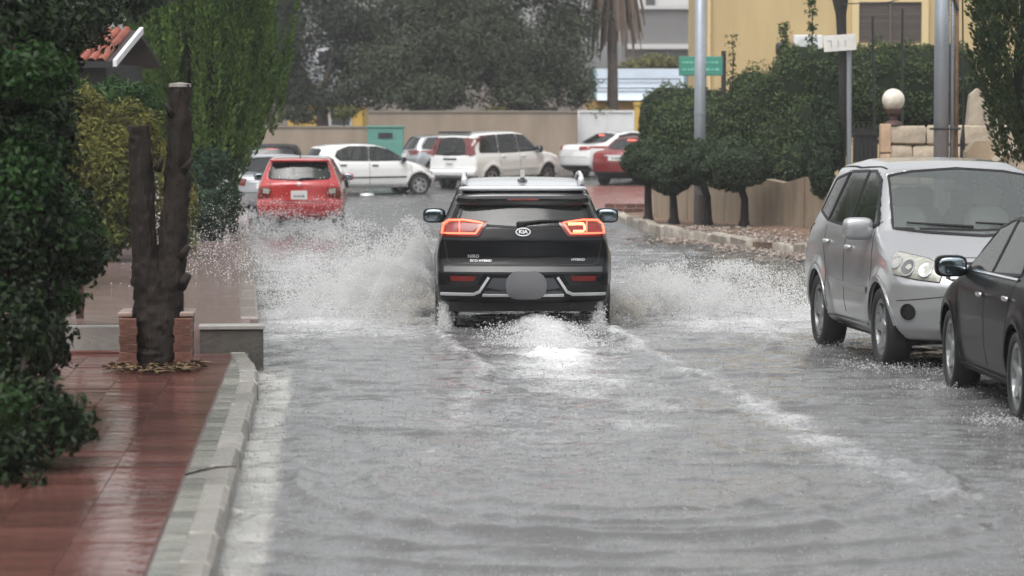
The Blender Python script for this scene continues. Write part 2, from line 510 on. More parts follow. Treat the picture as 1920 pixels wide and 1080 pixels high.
# ------------------------------------------------------------------ left pavement, tile by tile, kerb stone by stone
M_tile = mat('red_tile', (0.142, 0.062, 0.053), 0.12, noise=0.35, nscale=2.2, rvar=0.10, bump=0.25, bscale=9, objrand=0.28, spec=0.6)
M_tile2 = mat('grey_tile', (0.24, 0.232, 0.215), 0.25, color2=(.115, .12, .09), noise=0.3, nscale=4, rvar=0.12, bump=0.3, bscale=12, objrand=0.4, spec=0.6)
M_joint = mat('tile_bed', (0.10, 0.06, 0.053), 0.5, noise=0.3, nscale=6)
M_kerb = mat('kerb_stone', (0.29, 0.275, 0.255), 0.3, color2=(0.15, 0.14, 0.12), noise=0.22, nscale=5, rvar=0.15, bump=0.5, bscale=25, objrand=0.12, spec=0.5)
M_conc = mat('concrete', (0.27, 0.26, 0.24), 0.45, noise=0.25, nscale=2.5, bump=0.3, bscale=30)
PZ = 0.14
U1 = 13.4                                     # length of the low pavement along the kerb
bed = MB()
c4 = [road(-8, -0.2), road(U1, -0.2), road(U1, -4.2), road(-8, -4.2)]
bed.add([(p.x, p.y, -0.2) for p in c4] + [(p.x, p.y, PZ - 0.012) for p in c4], [(0, 1, 2, 3), (7, 6, 5, 4), (0, 4, 5, 1), (1, 5, 6, 2), (2, 6, 7, 3), (3, 7, 4, 0)])
pave = tag(bed.build('pavement', M_joint), 'wet red tiled pavement left of the flooded street', kind='structure')
TS = 0.4; TL = 0.3
tm = MB().box((0, 0, 0), (TS - 0.006, TL - 0.005, 0.03))
t_red = pydata('tile', tm.v, tm.f, False); t_red.materials.append(M_tile)
t_gry = pydata('tile', tm.v, tm.f, False); t_gry.materials.append(M_tile2)
gm = MB().box((0, 0, 0), (0.125, TL - 0.008, 0.03))
t_edge = pydata('tile', gm.v, gm.f, False); t_edge.materials.append(M_tile2)
count = 0
ncol = 6
for i in range(int((U1 + 1.5) / TL)):
    u = -1.5 + TL * (i + 0.5)
    for j in range(ncol + 1):
        if j == 0:
            v = -0.20; me = t_edge
        else:
            v = -0.17 - 0.11 - TS * (j - 0.5); me = t_red
        if j == ncol and (i < 4 or i % 9 == 8): continue
        o = link('tile', me, None, pave)
        p = road(u, v, PZ - 0.015 + random.uniform(-0.002, 0.003))
        o.location = p
        o.rotation_euler = (random.uniform(-.011, .011), random.uniform(-.006, .006), KANG)
        count += 1
# kerb stones
for i in range(16):
    ln = 1.0
    u = -1.8 + ln * (i + 0.5)
    if u - ln / 2 > U1: break
    l2 = min(ln, U1 - (u - ln / 2))
    k = MB().box((0, 0, 0), (0.165, l2 - 0.006, 0.42), 0, 0.026, 0.004)
    o = k.build('kerb_stone', M_kerb, pave, auto=40)
    uu = u - ln / 2 + l2 / 2
    bend = -0.018 * max(0, uu - 9.8) ** 2 * 0.7
    o.location = road(uu, -0.085 + bend + random.uniform(-.002, .002), PZ - 0.203 + random.uniform(-.002, .002))
    o.rotation_euler = (0, 0, KANG + (0.026 * max(0, uu - 9.8)))
# raised pavement further on with its concrete end wall
M_pink = mat('wet_red_paving', (0.28, 0.20, 0.19), 0.12, noise=0.3, nscale=1.2, rvar=0.1, bump=0.25, bscale=14, spec=0.6)
RZ = 0.37
up = MB()
c4 = [far_road(0.15, -0.12), far_road(50, -0.1), far_road(50, -3.4), far_road(0.15, -3.4)]
up.add([(p.x, p.y, -0.2) for p in c4] + [(p.x, p.y, RZ) for p in c4], [(0, 1, 2, 3), (7, 6, 5, 4), (0, 4, 5, 1), (1, 5, 6, 2), (2, 6, 7, 3), (3, 7, 4, 0)])
tag(up.build('raised_pavement', M_pink), 'raised stretch of wet reddish pavement beyond the tree', kind='structure')
blk = thing('retaining_block', 'low dark concrete block ending the raised pavement beside the kerb', 'kerb block', far_road(0, -0.28, 0), RANG)
MB().box((0, 0, 0.16), (0.54, 0.22, 0.36), 0, 0.012).build('block', mat('dark_concrete', (0.075, 0.07, 0.062), 0.35, noise=.3, nscale=6, bump=.4, bscale=30), blk, auto=40)
MB().box((0, 0.0, 0.357), (0.56, 0.26, 0.04), 0, 0.008).build('cap', M_conc, blk, auto=40)
k2 = thing('raised_kerb', 'long pale kerb edging the raised pavement beside the splash', 'kerb', far_road(1.0, -0.13, 0), RANG)
for i in range(24):
    MB().box((0, i * 1.5 + 0.75, 0.17), (0.17, 1.48, 0.42), 0, 0.02).build('kerb_stone', mat('wet_far_kerb', (.20, .17, .155), .25, noise=.2, nscale=4, objrand=.1), k2, auto=40)
# low step behind the planter
st = thing('garden_step', 'pale low stone step with reddish foot behind the brick planter', 'step', far_road(0.1, -1.6, 0), RANG)
MB().box((-0.1, 0, 0.26), (1.9, 0.2, 0.22), 0, 0.012).build('riser', M_conc, st, auto=40)
MB().box((-0.1, -0.06, 0.14), (1.9, 0.3, 0.05), 0, 0.01).build('foot', M_tile, st, auto=40)
# ------------------------------------------------------------------ car bodies: a distance field meshed with surface nets
def poly_sdf(poly, U, W):
    d = np.full(U.shape, 1e9, np.float32); inside = np.zeros(U.shape, bool)
    n = len(poly)
    for i in range(n):
        ax, ay = poly[i]; bx, by = poly[(i + 1) % n]
        ex, ey = bx - ax, by - ay
        px, py = U - ax, W - ay
        t = np.clip((px * ex + py * ey) / (ex * ex + ey * ey + 1e-12), 0, 1)
        d = np.minimum(d, (px - ex * t) ** 2 + (py - ey * t) ** 2)
        if ey != 0:
            c = ((ay > W) != (by > W)) & (U < (bx - ax) * (W - ay) / (by - ay) + ax)
            inside ^= c
    d = np.sqrt(d)
    return np.where(inside, -d, d)

def smax(a, b, k):
    h = np.clip(0.5 - 0.5 * (b - a) / k, 0, 1)
    return b * (1 - h) + a * h + k * h * (1 - h)

def surface_nets(Fv, org, h):
    s = Fv < 0
    nx, ny, nz = Fv.shape
    acc = np.zeros((nx - 1, ny - 1, nz - 1, 3), np.float32); cnt = np.zeros((nx - 1, ny - 1, nz - 1), np.float32)
    for ax in range(3):
        o = [a for a in range(3) if a != ax]
        for d1 in (0, 1):
            for d2 in (0, 1):
                off0 = [0, 0, 0]; off0[o[0]] = d1; off0[o[1]] = d2
                off1 = list(off0); off1[ax] = 1
                sl0 = tuple(slice(off0[k], Fv.shape[k] - 1 + off0[k]) for k in range(3))
                sl1 = tuple(slice(off1[k], Fv.shape[k] - 1 + off1[k]) for k in range(3))
                a, b = Fv[sl0], Fv[sl1]
                cr = s[sl0] != s[sl1]
                t = np.where(cr, a / np.where(cr, a - b, 1), 0)
                for k in range(3):
                    acc[..., k] += np.where(cr, (t if k == ax else off0[k]), 0)
                cnt += cr
    m = cnt > 0
    idx = np.full(m.shape, -1, np.int64); idx[m] = np.arange(m.sum())
    cell = np.argwhere(m).astype(np.float32)
    V = (cell + acc[m] / cnt[m][:, None]) * h + np.array(org, np.float32)
    Q = []
    for ax in range(3):
        o = [(ax + 1) % 3, (ax + 2) % 3]
        sl0 = [slice(None)] * 3; sl1 = [slice(None)] * 3
        sl0[ax] = slice(0, -1); sl1[ax] = slice(1, None)
        c = s[tuple(sl0)] != s[tuple(sl1)]
        w = np.argwhere(c)
        ok = (w[:, o[0]] > 0) & (w[:, o[1]] > 0) & (w[:, o[0]] < m.shape[o[0]]) & (w[:, o[1]] < m.shape[o[1]])
        w = w[ok]
        e0 = np.zeros(3, int); e0[o[0]] = 1; e1 = np.zeros(3, int); e1[o[1]] = 1
        q = np.stack([idx[tuple((w - e0 - e1).T)], idx[tuple((w - e1).T)], idx[tuple(w.T)], idx[tuple((w - e0).T)]], 1)
        inside_first = s[tuple(w.T)]
        q[~inside_first] = q[~inside_first][:, ::-1]
        Q.append(q)
    Q = np.concatenate(Q)
    Q = Q[(Q >= 0).all(1)]
    return V, Q

M_black = mat('black_plastic', (0.013, 0.013, 0.014), 0.5, spec=.25, bump=0.15, bscale=80)
M_rub = mat('rubber', (0.016, 0.016, 0.016), 0.5, noise=.3, nscale=20)
M_cabin = mat('cabin_trim', (0.05, 0.05, 0.052), 0.8)
M_alloy = mat('alloy', (0.42, 0.43, 0.44), 0.3, 0.8)
M_chrome = mat('chrome', (0.75, 0.76, 0.78), 0.16, 1.0)
M_silvertrim = mat('silver_trim', (0.62, 0.63, 0.64), 0.28, 0.3)
M_gap = mat('panel_gap', (0.006, 0.006, 0.006), 0.7)
M_glass = glass('car_glass', (0.36, 0.40, 0.40))
M_glass_dark = glass('tinted_glass', (0.10, 0.11, 0.115), wet=0.03)
M_gloss = mat('gloss_black', (0.007, 0.007, 0.008), 0.08, coat=0.6)
M_mirror = mat('mirror_glass', (0.30, 0.36, 0.40), 0.06, 1.0)
M_redlens = mat('red_lens', (0.13, 0.012, 0.010), 0.2, coat=.35, noise=.3, nscale=14)
M_redlit = mat('red_lens_lit', (0.12, 0.007, 0.006), 0.25, coat=.25, emit=(1.0, 0.04, 0.02), estr=0.09)
M_led = mat('red_led', (0.8, 0.1, 0.05), 0.3, emit=(1.0, 0.13, 0.06), estr=1.5)
M_brake = mat('brake_lamp', (0.8, 0.1, 0.05), 0.3, emit=(1.0, 0.16, 0.13), estr=1.6)
M_clear = mat('clear_lens', (0.36, 0.36, 0.31), 0.10, coat=1.0, noise=.25, nscale=20)
M_plate = mat('plate_white', (0.62, 0.63, 0.62), 0.35)
M_ink = mat('plate_ink', (0.03, 0.035, 0.04), 0.5)
M_white_mark = mat('badge_silver', (0.50, 0.51, 0.53), 0.25, 0.5)

WHEELS = {}
def wheel_meshes(rad, wid, spokes, rimfrac, steel=False):
    key = (rad, wid, spokes, rimfrac, steel)
    if key in WHEELS: return WHEELS[key]
    ri = rad * rimfrac; w = wid / 2
    t = MB().lathe([(ri, -w * .8), (ri + .02, -w), (rad * .93, -w), (rad * .985, -w * .75), (rad, -w * .3), (rad, w * .3), (rad * .985, w * .75), (rad * .93, w), (ri + .02, w), (ri, w * .8)], 32, 'x')
    me_t = pydata('wheel', t.v, t.f, True); me_t.materials.append(M_rub)
    r = MB().lathe([(ri, -w * .8), (ri - .01, w * .72), (ri + .008, w * .86), (ri - .028, w * .84), (ri - .035, w * .3), (ri * .5, w * .2), (0.001, w * .2)], 28, 'x')
    for k in range(spokes):
        an = 2 * math.pi * k / spokes
        c, s_ = math.cos(an), math.sin(an)
        hw0, hw1 = (.045, .026) if not steel else (.06, .05)
        a0, a1 = .05, ri - .02
        pts = []
        for (rr, hw, x) in ((a0, hw0, w * .66), (a1, hw1, w * .80)):
            for sg in (-1, 1):
                pts.append((x, rr * c - sg * hw * s_, rr * s_ + sg * hw * c))
            for sg in (1, -1):
                pts.append((x - .04, rr * c - sg * hw * s_, rr * s_ + sg * hw * c))
        r.add(pts, [(0, 1, 5, 4), (1, 2, 6, 5), (3, 0, 4, 7), (2, 3, 7, 6)])
    r.lathe([(.075, w * .3), (.07, w * .72), (.05, w * .80), (.001, w * .81)], 16, 'x')
    me_r = pydata('rim', r.v, r.f, False); me_r.materials.append(M_alloy)
    d = MB().lathe([(ri - .03, w * .34), (.001, w * .34)], 24, 'x')
    me_d = pydata('wheel_well', d.v, d.f, False); me_d.materials.append(M_gap)
    WHEELS[key] = (me_t, me_r, me_d)
    return WHEELS[key]

class Car:
    def __init__(self, name, label, loc, rz, spec, group=None, pitch=0.0):
        self.s = spec
        self.root = thing(name, label, spec.get('cat', 'car'), loc, rz, group)
        if pitch: self.root.rotation_euler = (pitch, 0, rz)
        self._body()
        self._wheels()
    def _fields(self):
        s = self.s; h = s.get('h', .03)
        W = s['W'] / 2
        yl = [p[0] for p in s['side']]; zl = [p[1] for p in s['side']]
        y0, y1, z0, z1 = min(yl) - .1, max(yl) + .1, min(zl) - .1, max(zl) + .12
        nx = int((W + .1) / h) + 1; ny = int((y1 - y0) / h) + 1; nz = int((z1 - z0) / h) + 1
        x = (np.arange(nx) + .5) * h; y = y0 + np.arange(ny) * h; z = z0 + np.arange(nz) * h
        X, Y, Z = np.meshgrid(x, y, z, indexing='ij')
        X = X.astype(np.float32); Y = Y.astype(np.float32); Z = Z.astype(np.float32)
        ax = np.minimum(X / W, 1.15)
        Lh = (max(yl) - min(yl)) / 2; yc = (max(yl) + min(yl)) / 2
        t = (Y - yc) / Lh
        bow = np.where(t > 0, s.get('bf', .3), -s.get('br', .18)) * ax ** 2.3 * sstep(0.1, .8, np.abs(t))
        Yp = Y + bow
        Zp = Z + s.get('crown', .06) * ax ** 2.2 * sstep(s['belt'] - .3, s['belt'] + .3, Z)
        fs = poly_sdf(s['side'], Yp, Zp)
        zw = [p[0] for p in s['width']]; ww = [p[1] for p in s['width']]
        wz = np.interp(Z, zw, ww)
        taper = 1 - s.get('tr', .06) * sstep(.3, 1.0, -t) * sstep(s['belt'] - .25, s['belt'] + .2, Z) - .03 * sstep(.55, 1, np.abs(t)) \
            - s.get('tf', .0) * sstep(.5, 1.0, t)
        wz = wz * taper
        for yw in s['axles']:
            rr = np.hypot(Y - yw, Z - s['wr'])
            wz = wz + s.get('flare', .018) * np.exp(-((rr - s['arch'] - .03) / .07) ** 2)
        fw = (X - wz) * .95
        f0 = smax(fs, fw, s.get('k', .07))
        if 'extra' in s: f0 = s['extra'](X, Y, Z, f0)
        f = f0.copy()
        cav = np.maximum(f0 + s.get('wall', .055), s['belt'] - .32 - Z)
        if s.get('cabin', True):
            f = np.maximum(f, -cav)
            for poly in s.get('side_windows', []):
                f = np.maximum(f, -np.maximum(poly_sdf(poly, Y, Z), .25 - X))
            for key, sg in (('front_window', 1), ('rear_window', -1)):
                if key in s:
                    pr = poly_sdf(s[key], X, Z)
                    f = np.maximum(f, -np.maximum(pr, (s[key + '_y'] - Y) * sg))
        well = np.full(X.shape, 9., np.float32)
        for yw in s['axles']:
            cyl = np.hypot(Y - yw, Z - s['wr']) - s['arch']
            well = np.minimum(well, np.maximum(cyl, (W - .34) - X))
        f = np.maximum(f, -well)
        mir = lambda a: np.concatenate([a[::-1], a], 0)
        return mir(f0), mir(f), mir(well), (-(nx - .5) * h, y0, z0), h
    def _body(self):
        f0, f, well, org, h = self._fields()
        V0, Q0 = surface_nets(f0, org, h)
        self.bvh = BVHTree.FromPolygons(V0.tolist(), Q0.tolist())
        V, Q = surface_nets(f, org, h)
        me = fast_mesh('body', V, Q, True)
        for m in (self.s['paint'], M_black, M_cabin): me.materials.append(m)
        C = V[Q].mean(1)
        g = np.clip(((C - np.array(org)) / h + .5).astype(int), 0, np.array(f.shape) - 1)
        a0 = f0[tuple(g.T)]; aw = well[tuple(g.T)]
        mi = np.zeros(len(Q), np.int32)
        W = self.s['W'] / 2
        mi[(C[:, 2] < self.s.get('black_z', .3))] = 1
        if self.s.get('clad'):
            for yw in self.s['axles']:
                mi[(np.hypot(C[:, 1] - yw, C[:, 2] - self.s['wr']) < self.s['arch'] + self.s['clad']) & (np.abs(C[:, 0]) > W - .2)] = 1
        mi[aw < h * 1.2] = np.where(np.abs(C[aw < h * 1.2, 0]) < W - .045, 1, mi[aw < h * 1.2])
        mi[a0 < -.03] = np.where(aw[a0 < -.03] < h * 1.5, 1, 2)
        if self.s.get('black_rear'):
            pass
        me.polygons.foreach_set('material_index', mi)
        self.body = link('body', me, None, self.root)
    def _wheels(self):
        s = self.s
        mt, mr, md = wheel_meshes(s['wr'], s.get('ww', .21), s.get('spokes', 5), s.get('rimfrac', .68))
        tr = s.get('track', s['W'] / 2 - .115)
        for yw in s['axles']:
            for sg in (-1, 1):
                w = link('wheel', mt, None, self.root, (sg * tr, yw, s['wr']))
                w.rotation_euler = (random.uniform(0, 1.2), 0, 0 if sg > 0 else math.pi)
                link('rim', mr, None, w); link('hub_backing', md, None, w)
    # --- projection of outlines on the body
    def _dirs(self, view):
        if view == 'R': return Vector((0, -1, 0)), Vector((1, 0, 0)), Vector((0, 0, 1))
        if view == 'S': return Vector((1, 0, 0)), Vector((0, 1, 0)), Vector((0, 0, 1))
        if view == 'L': return Vector((-1, 0, 0)), Vector((0, 1, 0)), Vector((0, 0, 1))
        if view == 'T': return Vector((0, 0, 1)), Vector((1, 0, 0)), Vector((0, 1, 0))
        a = R(view)
        return Vector((math.sin(a), math.cos(a), 0)), Vector((math.cos(a), -math.sin(a), 0)), Vector((0, 0, 1))
    def hit(self, view, u, w, off):
        o, e, f = self._dirs(view)
        p = e * u + f * w + o * 6
        loc, nrm, _, _ = self.bvh.ray_cast(p, -o)
        if loc is None:
            q = e * u + f * w + o * 2.2
            loc, nrm, _, _ = self.bvh.find_nearest(q)
        if nrm.dot(o) < 0: nrm = -nrm
        return loc + nrm * off, nrm
    def panel(self, name, view, poly, m, off=.004, thick=.014, res=.05, parent=None, bulge=0.0, flipx=False):
        poly = [((-u if flipx else u), w) for u, w in poly]
        pts = []
        n = len(poly)
        for i in range(n):
            a, b = poly[i], poly[(i + 1) % n]
            k = max(1, int(math.hypot(b[0] - a[0], b[1] - a[1]) / res))
            for j in range(k):
                pts.append((a[0] + (b[0] - a[0]) * j / k, a[1] + (b[1] - a[1]) * j / k))
        nb = len(pts)
        us = np.arange(min(p[0] for p in pts), max(p[0] for p in pts), res); ws = np.arange(min(p[1] for p in pts), max(p[1] for p in pts), res)
        if len(us) and len(ws):
            U, W_ = np.meshgrid(us, ws); sd = poly_sdf(poly, U, W_)
            for u, w in zip(U[sd < -res * .4], W_[sd < -res * .4]): pts.append((float(u), float(w)))
        edges = [(i, (i + 1) % nb) for i in range(nb)]
        v2, _, fs, _, _, _ = delaunay_2d_cdt([Vector(p) for p in pts], edges, [], 1, 1e-6)
        vs = []; inner = []
        arr = np.array([tuple(v) for v in v2])
        sd = poly_sdf(poly, arr[:, 0], arr[:, 1]) if bulge else None
        for i, v in enumerate(v2):
            b = bulge * min(1, math.sqrt(max(0, -sd[i]) / .05)) if bulge else 0
            p, nr = self.hit(view, v.x, v.y, off + b); vs.append(tuple(p))
            inner.append((p, nr))
        mb = MB().add(vs, fs)
        # rim: boundary edges of the triangulation
        cnt = {}
        for f_ in fs:
            for i in range(len(f_)):
                e = (f_[i], f_[(i + 1) % len(f_)]); k = tuple(sorted(e)); cnt[k] = cnt.get(k, 0) + 1
        bv = {}
        for (a, b), c in cnt.items():
            if c == 1:
                q = [inner[a][0], inner[b][0], inner[b][0] - inner[b][1] * thick, inner[a][0] - inner[a][1] * thick]
                mb.add([tuple(x) for x in q], [(0, 1, 2, 3)])
        me = pydata(name, mb.v, mb.f, True)
        bm = bmesh.new(); bm.from_mesh(me)
        bmesh.ops.recalc_face_normals(bm, faces=bm.faces); bm.to_mesh(me); bm.free()
        return link(name, me, m, parent or self.root)
    def stroke(self, name, view, pts, m, wid=.012, off=.004, closed=False, res=.05, parent=None, flipx=False, thick=.01):
        pts = [((-u if flipx else u), w) for u, w in pts]
        if closed: pts = pts + [pts[0]]
        d = [pts[0]]
        for a, b in zip(pts, pts[1:]):
            k = max(1, int(math.hypot(b[0] - a[0], b[1] - a[1]) / res))
            for j in range(1, k + 1): d.append((a[0] + (b[0] - a[0]) * j / k, a[1] + (b[1] - a[1]) * j / k))
        vs, fs = [], []
        for i, p in enumerate(d):
            q0 = d[max(i - 1, 0)]; q1 = d[min(i + 1, len(d) - 1)]
            if closed and i in (0, len(d) - 1): q0, q1 = d[-2], d[1]
            tx, tw = q1[0] - q0[0], q1[1] - q0[1]; l = math.hypot(tx, tw) or 1
            nx, nw = -tw / l * wid / 2, tx / l * wid / 2
            a, n1 = self.hit(view, p[0] + nx, p[1] + nw, off); b, n2 = self.hit(view, p[0] - nx, p[1] - nw, off)
            vs += [tuple(a - n1 * thick), tuple(a), tuple(b), tuple(b - n2 * thick)]
        for i in range(len(d) - 1):
            for k in range(3):
                fs.append((i * 4 + k, i * 4 + k + 1, (i + 1) * 4 + k + 1, (i + 1) * 4 + k))
        return MB().add(vs, fs).build(name, m, parent or self.root)
    def text(self, name, view, body, size, u, w, m, off=.006, parent=None, flipx=False, wide=1.0):
        cu = bpy.data.curves.new('txt', 'FONT'); cu.body = body; cu.size = size; cu.align_x = 'CENTER'; cu.align_y = 'CENTER'; cu.resolution_u = 2; cu.offset = size * .02
        o = bpy.data.objects.new('txt', cu); COL.objects.link(o)
        dg = bpy.context.evaluated_depsgraph_get()
        me = bpy.data.meshes.new_from_object(o.evaluated_get(dg))
        bpy.data.objects.remove(o); bpy.data.curves.remove(cu)
        me.name = name; me.materials.clear()
        for v in me.vertices:
            uu = v.co.x * wide
            p, _ = self.hit(view, (u - uu) if flipx else (u + uu), w + v.co.y, off)
            v.co = p
        me.update()
        return link(name, me, m, parent or self.root)
    def mirror(self, side, y, z, size=(.11, .07, .075), m=None, glassy=True, out=.10):
        p, n = self.hit('S' if side > 0 else 'L', y, z, 0)
        c = p + Vector((side * out, .01, .02))
        mb = MB().sup((0, 0, 0), size, .55, 20, 12)
        mb.tube([(-side * (out + .02), .03, -.05), (-side * .04, .02, -.04)], .022, 8)
        o = mb.build('wing_mirror', m or self.s['paint'], self.root, auto=60); o.location = c
        if glassy:
            g = MB().sup((0, -size[1] * .93, 0), (size[0] * .84, .012, size[2] * .80), .6, 16, 8).build('mirror_glass', M_mirror, o, smooth=True)
        return o
    def handle(self, side, y, z, m=None):
        p, n = self.hit('S' if side > 0 else 'L', y, z, .018)
        o = MB().sup((0, 0, 0), (.016, .095, .018), .5, 14, 8).build('door_handle', m or self.s['paint'], self.root, auto=60); o.location = p
    def glaze(self, grow=.02, m=None, rear=None, front=None):
        m = m or M_glass
        def growp(poly, g):
            cx = sum(p[0] for p in poly) / len(poly); cy = sum(p[1] for p in poly) / len(poly)
            out = []
            for u, w in poly:
                l = math.hypot(u - cx, w - cy); out.append((u + (u - cx) / l * g, w + (w - cy) / l * g))
            return out
        for poly in self.s.get('side_windows', []):
            for v in ('S', 'L'):
                self.panel('side_window', v, growp(poly, grow), m, .003, .006)
                self.stroke('window_trim', v, growp(poly, grow + .004), M_black, .022, .008, True)
        if 'front_window' in self.s:
            full = self.s['front_window'] + [(-u, w) for u, w in reversed(self.s['front_window'])]
            self.panel('windscreen', 0, growp(full, grow), front or m, .003, .006)
            self.stroke('windscreen_seal', 0, growp(full, grow), M_black, .018, .006, True)
        if 'rear_window' in self.s:
            full = self.s['rear_window'] + [(-u, w) for u, w in reversed(self.s['rear_window'])]
            self.panel('rear_window', 'R', growp(full, grow), rear or m, .003, .006)
            self.stroke('rear_window_seal', 'R', growp(full, grow), M_black, .018, .006, True)
    def seats(self, ys, z, xs=(-.38, .38), m=None):
        for y in ys:
            for x in xs:
                b = MB().sup((x, y, z), (.22, .09, .34), .6, 14, 10).sup((x, y - .02, z + .42), (.13, .05, .10), .7, 12, 8)
                b.build('seat', m or M_cabin, self.root, auto=50)
    def seam(self, view, pts, wid=.010, off=.002):
        for v in ((view,) if view in ('R', 0) else ('S', 'L')):
            self.stroke('panel_gap', v, pts, M_gap, wid, off, thick=.006)

def arc(cx, cy, r, a0, a1, n=10, ry=None):
    return [(cx + r * math.cos(R(a0 + (a1 - a0) * i / n)), cy + (ry or r) * math.sin(R(a0 + (a1 - a0) * i / n))) for i in range(n + 1)]
def rrect(cx, cy, w, h, r):
    return arc(cx + w - r, cy + h - r, r, 0, 90, 4) + arc(cx - w + r, cy + h - r, r, 90, 180, 4) + arc(cx - w + r, cy - h + r, r, 180, 270, 4) + arc(cx + w - r, cy - h + r, r, 270, 360, 4)
# ------------------------------------------------------------------ the cars
P_black = paint('black_paint', (0.005, 0.0055, 0.0065), 0.0, 0.3, .7, .05, 1.38)
P_silver = paint('silver_paint', (0.42, 0.425, 0.435), 0.6, 0.28)
P_dark = paint('charcoal_paint', (0.008, 0.008, 0.009), 0.0, 0.3, .35, .02, 1.22)
P_red = paint('red_paint', (0.42, 0.018, 0.018), 0.0, 0.35)
P_maroon = paint('maroon_paint', (0.20, 0.012, 0.014), 0.1, 0.35)
P_white = paint('white_paint', (0.74, 0.745, 0.74), 0.0, 0.35)
P_grey = paint('grey_paint', (0.34, 0.36, 0.38), 0.5, 0.35)
P_roof_sheen = paint('sky_sheen_roof', (0.54, 0.56, 0.59), 0.3, 0.3)  # pale colour paints the sky's reflection on a wet black roof

def half(poly):
    return poly
# ---- the black crossover driving away
def make_crossover():
    def extra(X, Y, Z, f):
        # number plate recess and tailgate crease
        f = smax(f, -np.maximum(np.maximum(np.abs(X) - .27, np.abs(Z - .46) - .085), Y + 2.10), .03)
        g = np.exp(-((Z - .80) / .045) ** 2) * sstep(-1.7, -2.0, Y)
        return f + .018 * g
    s = dict(cat='car', h=.026, W=1.805, belt=1.03, wr=.335, ww=.215, axles=(-1.33, 1.37), arch=.375, clad=.055, black_z=.47, paint=P_black,
        side=[(-1.95, .27), (-2.10, .31), (-2.17, .42), (-2.185, .60), (-2.13, .67), (-2.10, .74), (-2.11, .93), (-2.06, 1.06), (-1.90, 1.27), (-1.80, 1.38), (-1.70, 1.455),
              (-1.3, 1.505), (-.6, 1.535), (.0, 1.53), (.45, 1.48), (1.25, 1.05), (1.9, .92), (2.12, .76), (2.18, .5), (2.1, .27), (1.9, .22), (-1.85, .24)],
        width=[(.2, .80), (.32, .87), (.5, .893), (.74, .895), (.90, .88), (1.0, .855), (1.08, .815), (1.25, .745), (1.42, .665), (1.56, .58)],
        bf=.36, br=.17, crown=.05, k=.06, tr=.05, flare=.022, spokes=7,
        side_windows=[[(.95, 1.09), (.5, 1.40), (-.15, 1.44), (-.15, 1.08)], [(-.23, 1.08), (-.23, 1.44), (-.95, 1.41), (-1.15, 1.30), (-1.15, 1.10)]],
        rear_window=[(0, 1.07), (.60, 1.09), (.62, 1.16), (.57, 1.30), (0, 1.31)], rear_window_y=-1.3,
        front_window=[(0, 1.10), (.68, 1.12), (.56, 1.44), (0, 1.46)], front_window_y=.3)
    c = Car('suv', 'black crossover with lit red tail lights driving through the flood water mid street', 'car', None, None) if False else None
    c = Car('suv', 'black crossover with lit red tail lights driving through the flood in mid street', (0.10, 34.38, -0.01), 0.006, s)
    r = c.root
    c.glaze(m=M_glass_dark)
    # roof skin: sky reflection on the black roof painted in as pale silver
    c.panel('roof_panel', 'T', [(-.58, -1.62), (.58, -1.62), (.60, -.6), (.57, .2), (-.57, .2), (-.60, -.6)], P_roof_sheen, .005, .01, .08)
    # spoiler with dark underside
    sp = MB().sup((0, -1.74, 1.325), (.69, .20, .088), .55, 40, 14).build('spoiler', M_gloss, r, auto=60)
    MB().sup((0, -1.72, 1.440), (.655, .17, .030), .45, 40, 10).build('spoiler_top', P_roof_sheen, sp, auto=60)  # lip carries the same painted sky reflection
    MB().sup((0, -1.935, 1.33), (.17, .012, .010), .5, 14, 6).build('brake_lamp', M_redlens, sp)
    # rails, fin
    for sx in (-1, 1):
        rb = MB()
        rb.tube([(sx * .60, -1.45, 1.50), (sx * .605, -1.38, 1.56), (sx * .61, -.5, 1.585), (sx * .605, .1, 1.565), (sx * .60, .2, 1.52)], [.028, .022, .02, .02, .026], 10)
        rb.sup((sx * .60, -1.47, 1.51), (.032, .06, .05), .6, 12, 8)
        rb.build('roof_rail', M_silvertrim, r, auto=50)
    MB().prism([(-1.42, 1.49), (-1.36, 1.545), (-1.30, 1.62), (-1.26, 1.625), (-1.10, 1.50)], 'x', -.022, .022).sup((0, -1.26, 1.51), (.055, .17, .03), .8, 16, 8).build('antenna', M_gloss, r)
    # tail lamps: dark red lens, lit outline
    lens = [(.845, .955), (.83, 1.075), (.775, 1.125), (.70, 1.137), (.365, 1.108), (.36, 1.085), (.445, .965), (.47, .955)]
    for sx in (-1, 1):
        fx = sx < 0
        tl = c.panel('tail_light', 'R', lens, M_redlens, .012, .02, .035, bulge=.012, flipx=fx)
        ring = [(.805, .985), (.79, 1.065), (.735, 1.107), (.60, 1.112), (.405, 1.085), (.475, .985)]
        c.stroke('light_ring', 'R', ring, M_led, .016, .030, True, .04, tl, fx)
        c.stroke('light_bar', 'R', [(.64, 1.105), (.635, .985)], M_led, .010, .030, False, .04, tl, fx)
        inner = [(.62, 1.085), (.45, 1.072), (.495, 1.005), (.62, 1.0)]
        c.panel('lamp_reflector', 'R', inner, M_redlit, .026, .01, .04, tl, flipx=fx)
        c.panel('lamp_reflector', 'R', [(.77, 1.02), (.75, 1.06), (.66, 1.085), (.66, 1.0), (.77, 1.0)], M_redlit, .026, .01, .04, tl, flipx=fx)
        if sx > 0:
            c.stroke('indicator_bar', 'R', [(.45, 1.070), (.60, 1.072), (.615, 1.055), (.615, 1.02), (.60, 1.005), (.50, 1.005)], mat('amber_led', (.8, .3, .1), .3, emit=(1.0, .42, .16), estr=1.8), .020, .033, False, .03, tl)
    # tailgate seams
    c.seam('R', [(-.80, .95), (-.76, .70), (-.70, .675), (.70, .675), (.76, .70), (.80, .95)], .012)
    c.seam('R', [(-.72, 1.135), (-.63, 1.30)], .010); c.seam('R', [(.72, 1.135), (.63, 1.30)], .010)
